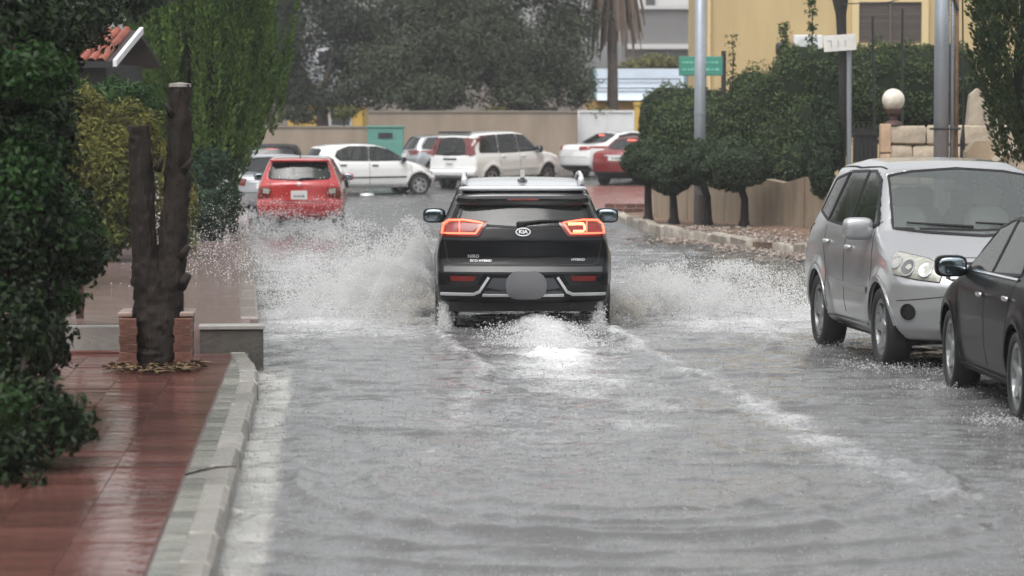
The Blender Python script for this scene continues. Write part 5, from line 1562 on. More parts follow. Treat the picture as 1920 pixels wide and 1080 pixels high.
# green cabinet
cx = sight(723, 0, 103).x
c = thing('utility_cabinet', 'pale green metal cabinet with a dark slot in front of the long wall', 'cabinet', (cx, 103.2, float(road_z(103)) - .05))
M_cab = mat('pale_green_paint', (.10, .27, .225), .4, noise=.12, nscale=3)
MB().box((0, 0, .70), (1.15, .55, 1.36), 0, .02).build('case', M_cab, c, auto=40)
MB().box((0, -.29, 1.13), (.46, .03, .17)).build('slot', M_darkmetal, c)
for sx in (-1, 1): MB().box((sx * .285, -.287, .55), (.53, .02, .80), 0, .006).build('door', M_cab, c)
MB().box((0, 0, 1.41), (1.22, .62, .06), 0, .01).build('lid', M_cab, c)

# low yellow building with a curved sheet roof
bx0, bx1 = sight(1100, 0, 117).x, sight(1290, 0, 117).x
b = thing('canopy_building', 'low orange yellow building under a curved pale sheet roof', 'building', ((bx0 + bx1) / 2, 119, .5))
hw = (bx1 - bx0) / 2
MB().box((0, 0, 1.2), (hw * 2, 3.2, 2.5)).build('wall', mat('orange_yellow', (.55, .33, .10), .6, noise=.1), b)
M_sheet = mat('pale_sheet', (.40, .46, .53), .35, .3, noise=.12, nscale=2)
rf = MB(); pr = [(-1.95 + 0.0, 2.42)] + [(-1.95 + 3.9 * q / 10, 2.42 + 1.18 * math.sin(math.pi * q / 10) ** .75) for q in range(1, 10)] + [(1.95, 2.42)]
rf.prism(pr, 'x', -hw + .35, hw - .1).build('roof', M_sheet, b, auto=30)
for k in range(2):
    z = (2.86, 3.2)[k]; y = (-1.74, -1.42)[k]
    MB().box((0, y, z), (hw * 2 - .5, .05, .05)).build('roof_rib', mat('rib_grey', (.2, .23, .27), .5), b)
for sx in (-1, 1):
    MB().tube([(sx * (hw - .2) + .12, y * 1.01, z + .02) for y, z in pr], .045, 6).build('roof_edge', mat('teal_trim', (.06, .16, .16), .4), b)

# yellow house with shuttered window
hx0 = sight(1325, 0, 84).x
h = thing('house', 'large plain yellow house with one shuttered window above the hedges', 'building', (hx0 + 4.2, 88.5, 0))
MB().box((0, 0, 5), (8.4, 9, 10)).build('wall', M_yellow, h)
wx = (sight(1608, 0, 84).x + sight(1725, 0, 84).x) / 2 - h.location.x; ww = (1725 - 1608) / 6000 * 84
wz0, wz1 = sight(0, 82, 84).z, sight(0, 5, 84).z
wf = MB(); 
for dx, dz, sx_, sz_ in ((0, (wz1 - wz0) / 2 + .06, ww + .36, .12), (0, -(wz1 - wz0) / 2 - .06, ww + .36, .12), (-ww / 2 - .09, 0, .18, wz1 - wz0), (ww / 2 + .09, 0, .18, wz1 - wz0)):
    wf.box((wx + dx, -4.54, (wz0 + wz1) / 2 + dz), (sx_, .14, sz_))
win = wf.build('window', mat('light_yellow_trim', (.60, .48, .26), .6), h)
MB().box((wx, -4.50, (wz0 + wz1) / 2), (ww - .02, .02, wz1 - wz0 - .02)).build('recess', M_gap, win)
M_shut = mat('shutter_grey', (.115, .095, .085), .6, objrand=.15)
ns = 12
for k in range(ns):
    z = wz0 + (k + .5) * (wz1 - wz0) / ns
    o = MB().box((0, 0, 0), (ww - .04, .03, (wz1 - wz0) / ns * .86)).build('slat', M_shut, win); o.location = (wx, -4.53, z); o.rotation_euler = (.25, 0, 0)
MB().box((wx, -4.56, (wz0 + wz1) / 2), (.05, .05, wz1 - wz0)).build('mullion', M_shut, win)
MB().tube([(-4.15, -4.58, 0), (-4.15, -4.58, 10)], .05, 8).build('downpipe', MATS['light_yellow_trim'], h)
# ac unit / white box and floodlight on the house front
ac = thing('wall_box', 'white box unit on the yellow house front beside the leafy shoot', 'unit', sight(1513, 88, 83.7))
MB().box((0, .0, 0), (.75, .35, .60), 0, .02).build('case', M_whitepaint, ac, auto=40); MB().lathe([(.2, -.19), (.2, -.18), (.02, -.18)], 18, 'y', (-.1, 0, 0)).build('fan_grille', M_silvertrim, ac)
fl = thing('floodlight', 'small dark floodlight on a bracket before the yellow house', 'lamp', sight(1462, 92, 82.5))
MB().sup((0, 0, 0), (.13, .12, .17), .5, 14, 8).build('housing', M_darkmetal, fl, auto=50); MB().tube([(0, 0, -.15), (.12, .1, -.45), (.12, .9, -.5)], .025, 7).build('bracket', M_galv, fl)

# small tiled gatehouse, left
gh = thing('gatehouse', 'small dark gatehouse with a red tiled roof and white rake board at the upper left', 'building', (sight(166, 0, 47).x - .2, 48.4, .15), -.22)
gh.scale = (.86, .86, .97)
MB().box((-.3, 0, 1.45), (2.0, 1.9, 2.9)).build('wall', mat('shaded_render', (.045, .043, .045), .7, noise=.2), gh)  # shade on the wall is put into its dark colour
rv = [(-1.7, -1.25, 2.93), (.95, -1.25, 2.93), (.95, .1, 3.44), (-1.7, .1, 3.44), (.95, 1.25, 2.93), (-1.7, 1.25, 2.93)]
MB().add(rv + [(x, y, z - .06) for x, y, z in rv], [(0, 1, 2, 3), (3, 2, 4, 5), (6, 9, 8, 7), (9, 11, 10, 8), (0, 6, 7, 1), (1, 7, 8, 2), (2, 8, 10, 4), (4, 10, 11, 5), (5, 11, 9, 3), (3, 9, 6, 0)]).build('roof', mat('roof_bed', (.03, .024, .022), .6), gh)  # darkened colour carries the shade at the gable and roof underside
roof_o = [o for o in gh.children if o.name.startswith('roof')][0]
tv, tf = [], []
for i in range(2):
    for k in range(7):
        an = math.pi * k / 6
        tv.append((.085 * math.cos(an) * (1 - .12 * i), -.17 + .38 * i, .07 * math.sin(an)))
for k in range(6): tf.append((k, k + 1, 8 + k, 7 + k))
tmesh = pydata('tile', tv, tf, True); tmesh.materials.append(mat('roof_tile', (.22, .058, .036), .4, noise=.3, nscale=6, objrand=.3))
sl = math.atan2(.51, 1.35)
for r_ in range(4):
    for k in range(14):
        x = -1.55 + k * .175
        o = link('tile', tmesh, None, roof_o, (x, -1.12 + r_ * .33, 2.99 + r_ * .33 * math.tan(sl)))
        o.rotation_euler = (sl + random.uniform(-.02, .02), 0, random.uniform(-.03, .03))
rk = MB(); rk.add([(.95, -1.30, 2.86), (1.02, -1.30, 2.86), (1.02, .1, 3.39), (.95, .1, 3.39), (.95, -1.30, 2.96), (1.02, -1.30, 2.96), (1.02, .1, 3.49), (.95, .1, 3.49)], [(0, 1, 5, 4), (1, 2, 6, 5), (2, 3, 7, 6), (3, 0, 4, 7), (4, 5, 6, 7), (3, 2, 1, 0)])
rk.build('rake_board', M_whitepaint, gh)
MB().box((-.35, -1.28, 2.89), (2.6, .06, .10)).build('fascia', M_darkmetal, gh)

# far buildings on the rise
def far_house(label, px0, px1, ptop, d, depth, m, wins, base=2.0, ledge=None, roofcol=None):
    x0, x1 = sight(px0, 0, d).x, sight(px1, 0, d).x; z1 = sight(0, ptop, d).z
    h = thing('house', label, 'building', ((x0 + x1) / 2, d + depth / 2, base))
    W = x1 - x0; H = z1 - base
    MB().box((0, 0, H / 2), (W, depth, H)).build('wall', m, h)
    MB().box((0, 0, H + .1), (W + .4, depth + .4, .2)).build('parapet', mat('pale_parapet', (.5, .5, .5), .7), h)
    if ledge:
        MB().box((0, -depth / 2 - .25, ledge - base), (W + .2, .5, .28)).build('ledge', MATS['pale_parapet'], h)
    for (wx, wz, a, b_) in wins:
        f = MB().box((wx, -depth / 2 - .03, wz - base), (a + .2, .1, b_ + .2)).build('window', MATS['pale_parapet'], h)
        MB().box((wx, -depth / 2 - .07, wz - base), (a, .06, b_)).build('pane', mat('far_pane', (.06, .065, .07), .15), f)
    return h
zz = lambda py, d: sight(0, py, d).z
far_house('plain grey building stepping up the rise beyond the palm', 1175, 1330, 18, 185, 9, mat('grey_render', (.15, .147, .147), .7, noise=.12, nscale=.4), [], 1.5, ledge=zz(88, 185))
far_house('pale white house at the very top right beyond the grey block', 1190, 1300, -60, 205, 9, mat('pale_render', (.58, .58, .58), .7, noise=.06), [(-.9, zz(2, 205), .6, .8)], 2.0)
far_house('grey gabled house glimpsed through the hazy trees', 570, 680, 70, 132, 8, mat('blue_grey_render', (.26, .27, .29), .7, noise=.1), [(-.3, zz(110, 132), .6, .6)], .8)
far_house('low yellow house behind the left end of the far wall', 540, 680, 195, 125, 6, MATS['bright_yellow'], [(.6, zz(222, 125), .7, .5)], .6)

# ---- right verge: kerb, soil, retaining wall
vz = .10
VK = [(2.05, 72.0), (2.25, 69.5), (2.9, 60.0), (3.55, 56.0), (4.6, 51.5), (7.7, 30.0), (10.4, 8.0)]
VB = [(3.1, 74.0), (3.2, 69.0), (5.8, 60.0), (8.0, 56.0), (12, 52.0), (14, 30.0), (16, 8.0)]
mb = MB()
nseg = len(VK)
mb.add([(x, y, vz) for x, y in VK] + [(x, y, vz + .03) for x, y in VB] + [(x, y, -.2) for x, y in VK], [(i, nseg + i, nseg + i + 1, i + 1) for i in range(nseg - 1)] + [(i, i + 1, 2 * nseg + i + 1, 2 * nseg + i) for i in range(nseg - 1)])
tag(mb.build('verge', mat('reddish_soil', (.155, .095, .062), .7, noise=.45, nscale=2.5, bump=.8, bscale=8)), 'reddish earth verge strewn with stones along the right side', kind='structure')
kv = thing('verge_kerb', 'broken pale kerb stones edging the reddish right verge', 'kerb', (3.0, 60, 0))
for i in range(5):
    a, b2 = Vector(VK[i]), Vector(VK[i + 1]); L = (b2 - a).length; n = int(L / 1.05)
    for k in range(n):
        if random.random() < .16: continue
        c_ = a.lerp(b2, (k + .5) / n)
        o = MB().box((0, 0, 0), (.20, .98, .30), 0, .025, .012).build('kerb_stone', mat('verge_kerb_stone', (.33, .29, .24), .5, noise=.35, nscale=4, bump=.5, bscale=16, objrand=.2), kv, auto=40)
        o.location = (c_.x - 3.0, c_.y - 60, .005 + random.uniform(-.03, .03)); o.rotation_euler = (random.uniform(-.05, .05), random.uniform(-.06, .06), math.atan2((b2 - a).y, (b2 - a).x) - math.pi / 2 + random.uniform(-.05, .05))
# stones and litter
def rocks(name, label, pts, rlo, rhi, m, seed):
    rng = np.random.default_rng(seed)
    T = np.array([(1, 0, 0), (-1, 0, 0), (0, 1, 0), (0, -1, 0), (0, 0, 1), (0, 0, -1)], float)
    TF = np.array([(0, 2, 4), (2, 1, 4), (1, 3, 4), (3, 0, 4), (2, 0, 5), (1, 2, 5), (3, 1, 5), (0, 3, 5)])
    n = len(pts); r = rng.uniform(rlo, rhi, n) ** 1.0
    V = pts[:, None, :] + T[None] * (r[:, None, None] * rng.uniform(.6, 1.3, (n, 6, 1))) * np.array([1, 1, .6]) + rng.normal(size=(n, 6, 3)) * (r[:, None, None] * .18)
    F = (TF[None] + (np.arange(n) * 6)[:, None, None]).reshape(-1, 3)
    return tag(link(name, fast_mesh(name, V.reshape(-1, 3), F), m), label, kind='stuff')
def verge_x(y): return np.interp(y, [p[1] for p in VK][::-1], [p[0] for p in VK][::-1])
rg = np.random.default_rng(8)
yy = rg.uniform(48.5, 62, 1100); xx = verge_x(yy) + np.abs(rg.normal(0, .9, 1100)) - .05
rocks('gravel', 'pale and reddish stones scattered over the right verge', np.stack([xx, yy, np.full(1100, vz + .02)], 1), .012, .06, mat('mixed_stone', (.23, .185, .155), .6, island=.45, noise=.3, nscale=2), 9)
yy = rg.uniform(48, 58, 500); xx = verge_x(yy) - np.abs(rg.normal(0, .45, 500)) - .1
rocks('washed_stones', 'pebbles washed from the verge into the edge of the flood', np.stack([xx, yy, np.full(500, .012)], 1), .015, .06, MATS['mixed_stone'], 10)
wallr = thing('retaining_wall', 'stained beige panelled retaining wall behind the clipped ball trees', 'wall', (3.2, 66.8, 0))
A, B = Vector((3.05, 67.2)), Vector((5.95, 59.6)); npn = 9
for k in range(npn):
    a = A.lerp(B, (k + .02) / npn); b2 = A.lerp(B, (k + .98) / npn)
    dip = .10 * math.sin((k % 3) / 2 * math.pi)
    z1 = 0.80 + .035 * k - dip; z2 = 0.80 + .035 * (k + 1) - .10 * math.sin(((k + 1) % 3) / 2 * math.pi)
    o = slab(MB(), a - Vector((3.2, 66.8)), b2 - Vector((3.2, 66.8)), 0, 0, [z1, z2, z2, z1], .22).build('panel', M_beige, wallr)
slab(MB(), A - Vector((3.2, 66.8)) + Vector((.07, .03)), B - Vector((3.2, 66.8)) + Vector((.07, .03)), 0, 0, .66, .2).build('backing', M_mortar, wallr)

# red paving across the junction mouth
def rp(X, Y): return road_z(Y) + .07
sheet('red_pavement', np.linspace(1.95, 4.6, 8), np.linspace(72.5, 92.0, 24), lambda X, Y: road_z(Y) + .075, mat('red_junction_paving', (.26, .12, .10), .22, noise=.25, nscale=1.4, rvar=.1, bump=.3, bscale=10), 'wet reddish paving at the right corner of the junction')
kp = thing('corner_kerb', 'low kerb round the red paving at the junction corner', 'kerb', (1.9, 82, 0))
for k in range(19):
    y = 72.6 + k * 1.03
    o = MB().box((0, 0, 0), (.16, 1.0, .26), 0, .02).build('kerb_stone', M_kerb, kp, auto=40); o.location = (.02, y - 81.5, float(road_z(y + .5)) - .045)
bk = thing('brick_block', 'low reddish brick block on the verge corner behind the door mirror of the black car', 'block', (2.45, 71.0, .1))
for k in range(4):
    for r_ in range(2):
        MB().box((-.33 + k * .23 + (.05 if r_ else 0), 0, .06 + r_ * .105), (.215, .18, .095), 0, .01).build('brick', M_brick, bk)

# ---- poles
def at(px, d, z=0.0):
    p = sight(px, 230, d); return Vector((p.x, d, z))
lp = thing('lamp_post', 'tall plain grey metal lamp post rising between the clipped ball trees', 'pole', at(1312, 62.6, .08))
MB().tube([(0, 0, -.2), (0, 0, 2.2), (0, 0, 7.5)], [.115, .112, .095], 18).build('pole', M_galv, lp, smooth=True)
MB().tube([(0, 0, 2.18), (0, 0, 2.24)], .122, 18).build('collar', M_galv, lp)
MB().box((0, -.105, .75), (.10, .03, .30), 0, .006).build('hatch', M_galv, lp)
tp = thing('utility_pole', 'thick dark timber pole carrying a small white plate above the hedge', 'pole', at(1573, 59.6, .1))
MB().tube([(.05, 0, -.2), (.06, 0, 3.0), (.02, 0, 4.0), (0, 0, 4.35), (0, 0, 7.5)], [.07, .075, .10, .165, .155], 14).build('pole', M_pole, tp, smooth=True)
MB().tube([(.17, -.14, -.1), (.16, -.15, 3.4)], .045, 8).build('conduit', M_galv, tp)
ps = thing('name_plate', 'small tilted white plate with worn marks fixed on the dark timber pole', 'sign', sight(1573, 81, 59.35))
pl = MB().box((0, 0, 0), (.60, .02, .30), 0, .004).build('plate', mat('plate_cream', (.66, .65, .62), .5, noise=.12, nscale=6), ps); pl.rotation_euler = (0, -.07, 0)
mk = MB()
for x, a in ((-.16, .0), (-.03, .0), (.10, 0)):
    mk.box((x, -.013, -.01), (.025, .006, .13))
mk.box((-.19, -.013, .05), (.07, .006, .02)); mk.build('worn_marks', mat('faded_ink', (.42, .42, .42), .6), pl)
MB().box((0, .10, 0), (.06, .2, .06)).build('bracket', M_darkmetal, ps)
gp = thing('service_pole', 'grey steel pole with a rusty pipe strapped to it before the stone wall', 'pole', at(1764, 52.5, .08))
MB().tube([(0, 0, -.2), (0, 0, 7.0)], [.128, .120], 20).build('pole', M_galv, gp, smooth=True)
MB().tube([(.175, 0, -.2), (.175, 0, 7.0)], .035, 10).build('conduit', M_galv, gp, smooth=True)
MB().tube([(.245, .0, -.2), (.245, 0, 7.0)], .032, 10).build('rusty_pipe', mat('rusty_pipe', (.20, .12, .07), .6, noise=.4, nscale=5), gp, smooth=True)
for z in (1.92, 4.3): MB().box((.06, 0, z), (.48, .27, .035), 0, .008).build('strap', M_darkmetal, gp)
MB().tube([(.02, -.02, 4.10), (.18, -.05, 4.05), (.25, -.05, 3.85)], .03, 7).build('cable', M_darkmetal, gp)
cb = thing('cable_drop', 'black cable hanging down past the stone wall beside the rusty pipe', 'cable', at(1805, 53.5, .9))
MB().tube([(0, 0, .3), (-.01, 0, .9), (.0, 0, 1.15), (.0, 0, 1.5), (-.03, 0, 3.5)], [.045, .045, .018, .014, .014], 8).build('cable', M_darkmetal, cb)

# ---- street sign
sg = thing('street_sign', 'green street name sign on a dark post in front of the yellow house', 'sign', at(1356, 72.5, 2.0))
MB().tube([(0, 0, -.6), (0, 0, 1.72)], .055, 10).build('post', M_darkmetal, sg)
bd = MB().box((-.52, -.03, 1.38), (.95, .04, .40), 0, .006).build('board', M_sgreen, sg)
mk = MB(); rr = random.Random(3)
for row in range(2):
    x = -.93
    while x < -.12:
        l = rr.uniform(.03, .09); mk.box((x + l / 2, -.055, 1.46 - row * .16), (l, .005, rr.uniform(.03, .055))); x += l + rr.uniform(.012, .03)
mk.build('pale_lettering', mat('sign_pale', (.16, .50, .38), .5), bd)
MB().box((-.52, -.03, 1.38), (.99, .03, .44), 0, .006).build('frame', mat('sign_edge', (.06, .22, .16), .4), bd)

# ---- stone wall, gable, globe lamp, gate
wd = 55.0
sw = thing('stone_wall', 'rough cream limestone garden wall behind the silver suv', 'wall', (sight(1650, 0, wd).x, wd, 0))
WL = sight(1900, 0, wd).x - sw.location.x
MB().box((WL / 2, .10, 1.0), (WL, .2, 2.02)).build('backing', M_mortar, sw)
zt = 2.06
rowh = .345
for r_ in range(5):
    x = .16 - (.2 if r_ % 2 else 0)
    while x < WL:
        l = random.uniform(.45, .75); x0 = max(x, .16); x1 = min(x + l, WL)
        if x1 - x0 > .12:
            o = MB().box((0, 0, 0), (x1 - x0 - .02, .12 + random.uniform(0, .05), rowh - .02), 0, .03, .014).build('stone', M_stone, sw, auto=50)
            o.location = ((x0 + x1) / 2, -.02, zt - rowh * (r_ + .5))
        x += l
for k in range(4):
    o = MB().box((0, 0, 0), (.17, .26, .50), 0, .015, .006).build('stone', mat('tan_stone', (.42, .29, .19), .6, noise=.2, nscale=4, bump=.4, objrand=.1), sw, auto=50); o.location = (.075, -.02, zt + .02 - .25 - k * .51)
gb = thing('gable_wall', 'sloping tan stone stair wall behind the drooping conifer', 'wall', (sight(1815, 0, 57).x, 57, 0))
q = lambda px, py: (sight(px, py, 57).x - gb.location.x, sight(px, py, 57).z)
MB().prism([q(1808, 420), q(1811, 250), q(1818, 178), q(1832, 166), q(1846, 176), q(1862, 205), q(1912, 268), q(1912, 420)], 'y', 0, .3).build('wall', mat('tan_gable', (.38, .32, .25), .6, noise=.25, nscale=3, bump=.7, bscale=8), gb)
cbk = MB(); pts = [q(1846, 172), q(1862, 201), q(1914, 266)]
for a, b2 in zip(pts, pts[1:]):
    cbk.add([(a[0], -.03, a[1]), (b2[0], -.03, b2[1]), (b2[0], .33, b2[1]), (a[0], .33, a[1]), (a[0], -.03, a[1] + .06), (b2[0], -.03, b2[1] + .06), (b2[0], .33, b2[1] + .06), (a[0], .33, a[1] + .06)], [(0, 1, 5, 4), (4, 5, 6, 7), (3, 7, 6, 2), (0, 4, 7, 3), (1, 2, 6, 5), (0, 3, 2, 1)])
cbk.build('coping', M_conc, gb)
sb = thing('stair_block', 'smooth tan stone block with sloped coping above the silver suv roof', 'block', (sight(1846, 0, 53).x, 53, 0))
MB().prism([(-.30, .2), (-.30, 1.62), (-.16, 1.80), (.26, 1.80), (.28, 1.60), (.28, .2)], 'y', 0, .5).build('block', mat('smooth_tan', (.36, .28, .19), .5, noise=.15, nscale=3), sb)
MB().prism([(.10, 1.50), (.62, 1.88), (.66, 1.80), (.14, 1.42)], 'y', -.1, .3).build('handrail_stone', mat('pale_coping', (.5, .44, .36), .5, noise=.1), sb)
MB().box((.55, .15, .85), (.5, .3, 1.7)).build('pier', M_stone, sb)
gl = thing('globe_lamp', 'round cream globe lamp mottled with dirt on the stone wall pillar', 'lamp', (sight(1674, 0, wd).x, wd + .02, zt + .0))
MB().sup((0, 0, .43), (.195, .195, .195), 1, 28, 18).build('globe', mat('dirty_globe', (.78, .76, .69), .35, color2=(.52, .46, .36), nscale=9, noise=.1), gl, smooth=True)
MB().lathe([(.16, 0), (.14, .05), (.06, .08), (.06, .15), (.12, .2), (.13, .26)], 16).build('base', mat('rusty_base', (.07, .035, .03), .6, noise=.3), gl)
ig = thing('iron_gate', 'dark iron gate between the hedge end and the stone wall', 'gate', (sight(1622, 0, 57).x, 57, .1))
MB().box((0, .03, .95), (.44, .02, 1.9)).build('sheet', M_darkmetal, ig)
for k in range(6): MB().tube([(-.20 + k * .08, 0, 0), (-.20 + k * .08, 0, 1.98)], .012, 6).build('bar', M_darkmetal, ig)
for z in (.2, 1.0, 1.8): MB().box((0, 0, z), (.46, .03, .04)).build('rail', M_darkmetal, ig)
for k, (px, y0, y1, lab) in enumerate(((1640, 190, 32, 'shorter thin iron rod standing up out of the tall hedge'), (1690, 215, 18, 'taller thin iron rod rising beside the globe lamp'))):
    b2 = sight(px, y0, 60); rd = thing('iron_rod', lab, 'rod', b2)
    MB().tube([(0, 0, -1.0), (.0 if k else -.06, 0, (y0 - y1) / 100)], .025, 7).build('rod', M_darkmetal, rd)
# sagging overhead wires
wr = thing('overhead_wires', 'thin service wires strung between the dark timber pole and the grey steel pole', 'wires', at(1573, 59.6, 4.0))
e = at(1764, 52.5, 4.3) - wr.location
for dz in (0, .35):
    MB().tube([(0, 0, .3 + dz), (e.x * .5, e.y * .5, (e.z + .3) / 2 + dz - .10), (e.x, e.y, e.z + dz)], .010, 5).build('wire', M_darkmetal, wr)

# ------------------------------------------------------------------ spray thrown up by the car
M_drop = bpy.data.materials.new('spray_water'); M_drop.use_nodes = True
nt = M_drop.node_tree; nt.nodes.clear()
o_ = nt.nodes.new('ShaderNodeOutputMaterial'); d_ = nt.nodes.new('ShaderNodeBsdfDiffuse'); t_ = nt.nodes.new('ShaderNodeBsdfTranslucent'); m1 = nt.nodes.new('ShaderNodeMixShader'); x_ = nt.nodes.new('ShaderNodeBsdfTransparent'); m2 = nt.nodes.new('ShaderNodeMixShader')
d_.inputs[0].default_value = (.93, .93, .93, 1); t_.inputs[0].default_value = (.95, .95, .95, 1); m1.inputs[0].default_value = .6; m2.inputs[0].default_value = .35
nt.links.new(d_.outputs[0], m1.inputs[1]); nt.links.new(t_.outputs[0], m1.inputs[2]); nt.links.new(m1.outputs[0], m2.inputs[1]); nt.links.new(x_.outputs[0], m2.inputs[2]); nt.links.new(m2.outputs[0], o_.inputs['Surface'])
M_mud = mat('muddy_spray', (.86, .84, .80), .5, translucent=.5, island=.15)

def drops(name, label, P, r, m=None, seed=0, squash=None):
    rng = np.random.default_rng(seed)
    T = np.array([(1, 1, 1), (1, -1, -1), (-1, 1, -1), (-1, -1, 1)], float) * .75
    n = len(P)
    q = rng.normal(size=(n, 4)); q /= np.linalg.norm(q, axis=1, keepdims=True)
    w, x, y, z = q.T
    Rm = np.stack([1 - 2 * (y * y + z * z), 2 * (x * y - z * w), 2 * (x * z + y * w), 2 * (x * y + z * w), 1 - 2 * (x * x + z * z), 2 * (y * z - x * w), 2 * (x * z - y * w), 2 * (y * z + x * w), 1 - 2 * (x * x + y * y)], 1).reshape(n, 3, 3)
    V = P[:, None, :] + np.einsum('nij,kj->nki', Rm, T) * r[:, None, None]
    F = (np.array([(0, 1, 2), (0, 3, 1), (0, 2, 3), (1, 3, 2)])[None] + (np.arange(n) * 4)[:, None, None]).reshape(-1, 3)
    return tag(link(name, fast_mesh(name, V.reshape(-1, 3), F), m or M_drop), label, kind='stuff')

def plume(side, n, seed, vz, vx, y0, yv, t1=.85, base=.86, cl=2.5, lift=1.0):
    rng = np.random.default_rng(seed)
    k = n * 3
    a = rng.random(k); t = rng.uniform(.03, t1, k)
    vzz = vz * (1 - .55 * rng.random(k) ** 2.2) * (.75 + .25 * value_noise(a * 30, a * 0, seed))
    vxx = vx[0] + (vx[1] - vx[0]) * a ** 1.3
    x = base + vxx * t; z = (vzz * t - 4.9 * t * t) * lift + rng.normal(0, .02, k)
    y = y0 - yv * t * rng.uniform(.4, 1.2, k) + rng.normal(0, .12, k)
    nz = value_noise(x * cl * 2, z * cl * 3 + y, seed + 1) * .6 + value_noise(x * 9, z * 9 + y * 3, seed + 2) * .5
    ray = np.clip(.75 + .9 * value_noise(a * 46 + t * 1.5, t * 3, seed + 3), .12, 1.4)
    ok = (z > .0) & (rng.random(k) < (.55 + nz) * ray)
    P = np.stack([0.10 + side * x, y, z], 1)[ok][:n]
    return P
def radii(n, lo, hi, seed, p=2.5):
    return lo + (hi - lo) * np.random.default_rng(seed).random(n) ** p
P = np.concatenate([plume(-1, 85000, 101, 4.7, (.5, 3.6), 35.9, 2.6), plume(-1, 42000, 103, 4.2, (1.0, 5.0), 35.0, 1.8, .8), plume(-1, 18000, 105, 3.6, (2.0, 6.5), 36.5, 1.0, .9)])
drops('spray', 'white sheet of spray flung to the left of the black crossover', P, radii(len(P), .0040, .011, 1, 5), None, 1)
P = np.concatenate([plume(1, 62000, 111, 3.6, (.8, 4.4), 35.9, 2.2, .75), plume(1, 30000, 113, 3.0, (1.2, 5.5), 35.0, 1.6, .62), plume(1, 14000, 115, 3.2, (2.0, 6.0), 36.5, .8, .66)])
drops('spray', 'white sheet of spray flung to the right of the black crossover', P, radii(len(P), .0040, .011, 2, 5), None, 2)
P = plume(-1, 7000, 121, 3.3, (.2, 2.0), 33.6, 1.0, .66, .84, 4)
drops('muddy_splash', 'brownish splash curling off the left rear wheel of the black crossover', P, radii(len(P), .003, .010, 3, 4), M_mud, 3)
P = plume(1, 8000, 123, 2.7, (.4, 2.6), 33.6, .8, .54, .84, 4)
drops('muddy_splash', 'brownish splash fanning off the right rear wheel of the black crossover', P, radii(len(P), .003, .010, 4, 4), M_mud, 4)
for sx, lab in ((-1, 'white jet falling straight behind the left rear wheel'), (1, 'white jet falling straight behind the right rear wheel')):
    rg = np.random.default_rng(130 + sx); n = 5200
    z = rg.random(n) ** 1.2 * .46; x = .10 + sx * .775 + rg.normal(0, .035, n) * (1.2 - z) ; y = 32.7 - .5 * (1 - z / .5) * rg.random(n) + rg.normal(0, .05, n)
    drops('wheel_jet', lab, np.stack([x, y, z], 1), radii(n, .004, .010, 5), None, 5 + sx)
rg = np.random.default_rng(140); n = 9000
x = .30 + rg.normal(0, .26, n); y = rg.uniform(29.5, 33.6, n); z = .02 + np.abs(rg.normal(0, .035, n)) + .10 * np.exp(-((x - .28) / .26) ** 2) * sstep(28.5, 32.6, y) * rg.random(n)
x = x + (33 - y) * .02
drops('wake_froth', 'white froth thrown up in the middle of the wake', np.stack([x, y, z], 1), radii(n, .004, .012, 6), None, 8)
rg = np.random.default_rng(150); n = 34000
x = rg.uniform(-4.4, -1.1, n); z = np.abs(rg.normal(0, .50, n)); y = rg.uniform(36.0, 47, n)
k = (z < 1.55 - .12 * np.abs(x + 2.6)) & (rg.random(n) < .55 + .6 * value_noise(x * 3, z * 3, 151))
drops('drifting_spray', 'scattered droplets hanging before the red hatchback and the left pavement', np.stack([x, y, z], 1)[k], radii(int(k.sum()), .002, .009, 7, 4), None, 9)
rg = np.random.default_rng(155); n = 15000
x = rg.uniform(-5.2, -2.9, n); z = np.abs(rg.normal(0, .24, n)) + .02; y = rg.uniform(56.5, 60.3, n)
k = rg.random(n) < .5 + .7 * value_noise(x * 4, z * 4, 156)
drops('tyre_spray', 'white spray kicked up low behind the red hatchback', np.stack([x, y, z], 1)[k], radii(int(k.sum()), .005, .014, 15, 3), None, 16)
rg = np.random.default_rng(160); n = 18000
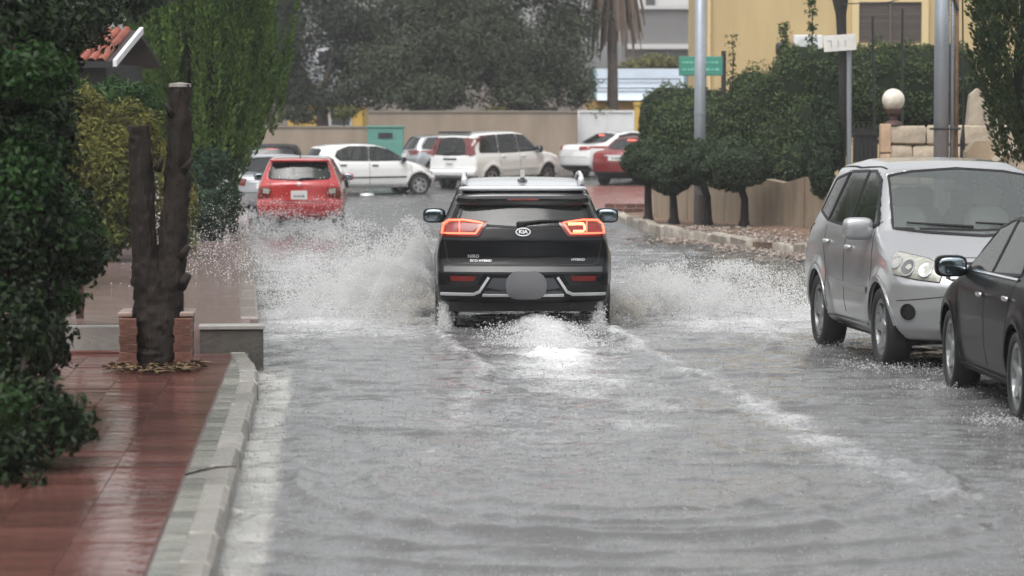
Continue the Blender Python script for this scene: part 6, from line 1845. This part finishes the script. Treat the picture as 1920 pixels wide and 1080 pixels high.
x = rg.uniform(1.0, 5.2, n); z = np.abs(rg.normal(0, .26, n)); y = rg.uniform(35.5, 46, n)
k = (rg.random(n) < .5 + .6 * value_noise(x * 3, z * 3, 161))
drops('drifting_spray', 'scattered droplets hanging before the clipped trees and the right verge', np.stack([x, y, z], 1)[k], radii(int(k.sum()), .002, .008, 8, 4), None, 10)
rg = np.random.default_rng(170)
for (cx_, cy_, n, sp, lab) in ((2.98, 29.9, 500, .25, 'small splashes round the rear wheel of the silver suv'), (3.28, 27.3, 700, .28, 'small splashes round the front wheel of the silver suv'), (3.42, 25.0, 500, .22, 'small splashes round the front wheel of the dark sedan'), (3.50, 22.3, 700, .2, 'small splashes under the rear wheel of the dark sedan')):
    P = np.stack([cx_ + rg.normal(0, sp, n), cy_ + rg.normal(0, sp * 1.2, n), np.abs(rg.normal(.01, .03, n))], 1)
    drops('wheel_splash', lab, P, radii(n, .003, .009, 11), None, 12)
# rain pocking the water: countless small crowns, light and dark
M_pock = mat('rain_crown', (.58, .58, .585), .2, island=.45, translucent=.45)
n = 52000
y = 13.2 * (46 / 13.2) ** rg.random(n); x = (rg.uniform(-1, 1, n) * .175 + .012) * y
k = x > KO.x - .05 + (y - KO.y) * KT.x / KT.y
x, y = x[k], y[k]; n = len(x)
z = .010 + np.abs(rg.normal(0, .010, n))
drops('rain_pocks', 'rain drops bouncing off the flood water', np.stack([x, y, z], 1), radii(n, .0022, .0065, 13, 2) * (y / 24) ** .5, M_pock, 14)

# ------------------------------------------------------------------ rain-thick air
hz = MB().box((0, 95, 12.5), (330, 310, 29))
hm = bpy.data.materials.new('haze'); hm.use_nodes = True
nt = hm.node_tree; nt.nodes.clear()
o_ = nt.nodes.new('ShaderNodeOutputMaterial'); v_ = nt.nodes.new('ShaderNodeVolumePrincipled')
v_.inputs['Color'].default_value = (.93, .94, .95, 1); v_.inputs['Density'].default_value = .0007; v_.inputs['Anisotropy'].default_value = .2
nt.links.new(v_.outputs[0], o_.inputs['Volume'])
tag(hz.build('haze', hm), 'grey rain haze filling the street', kind='stuff')
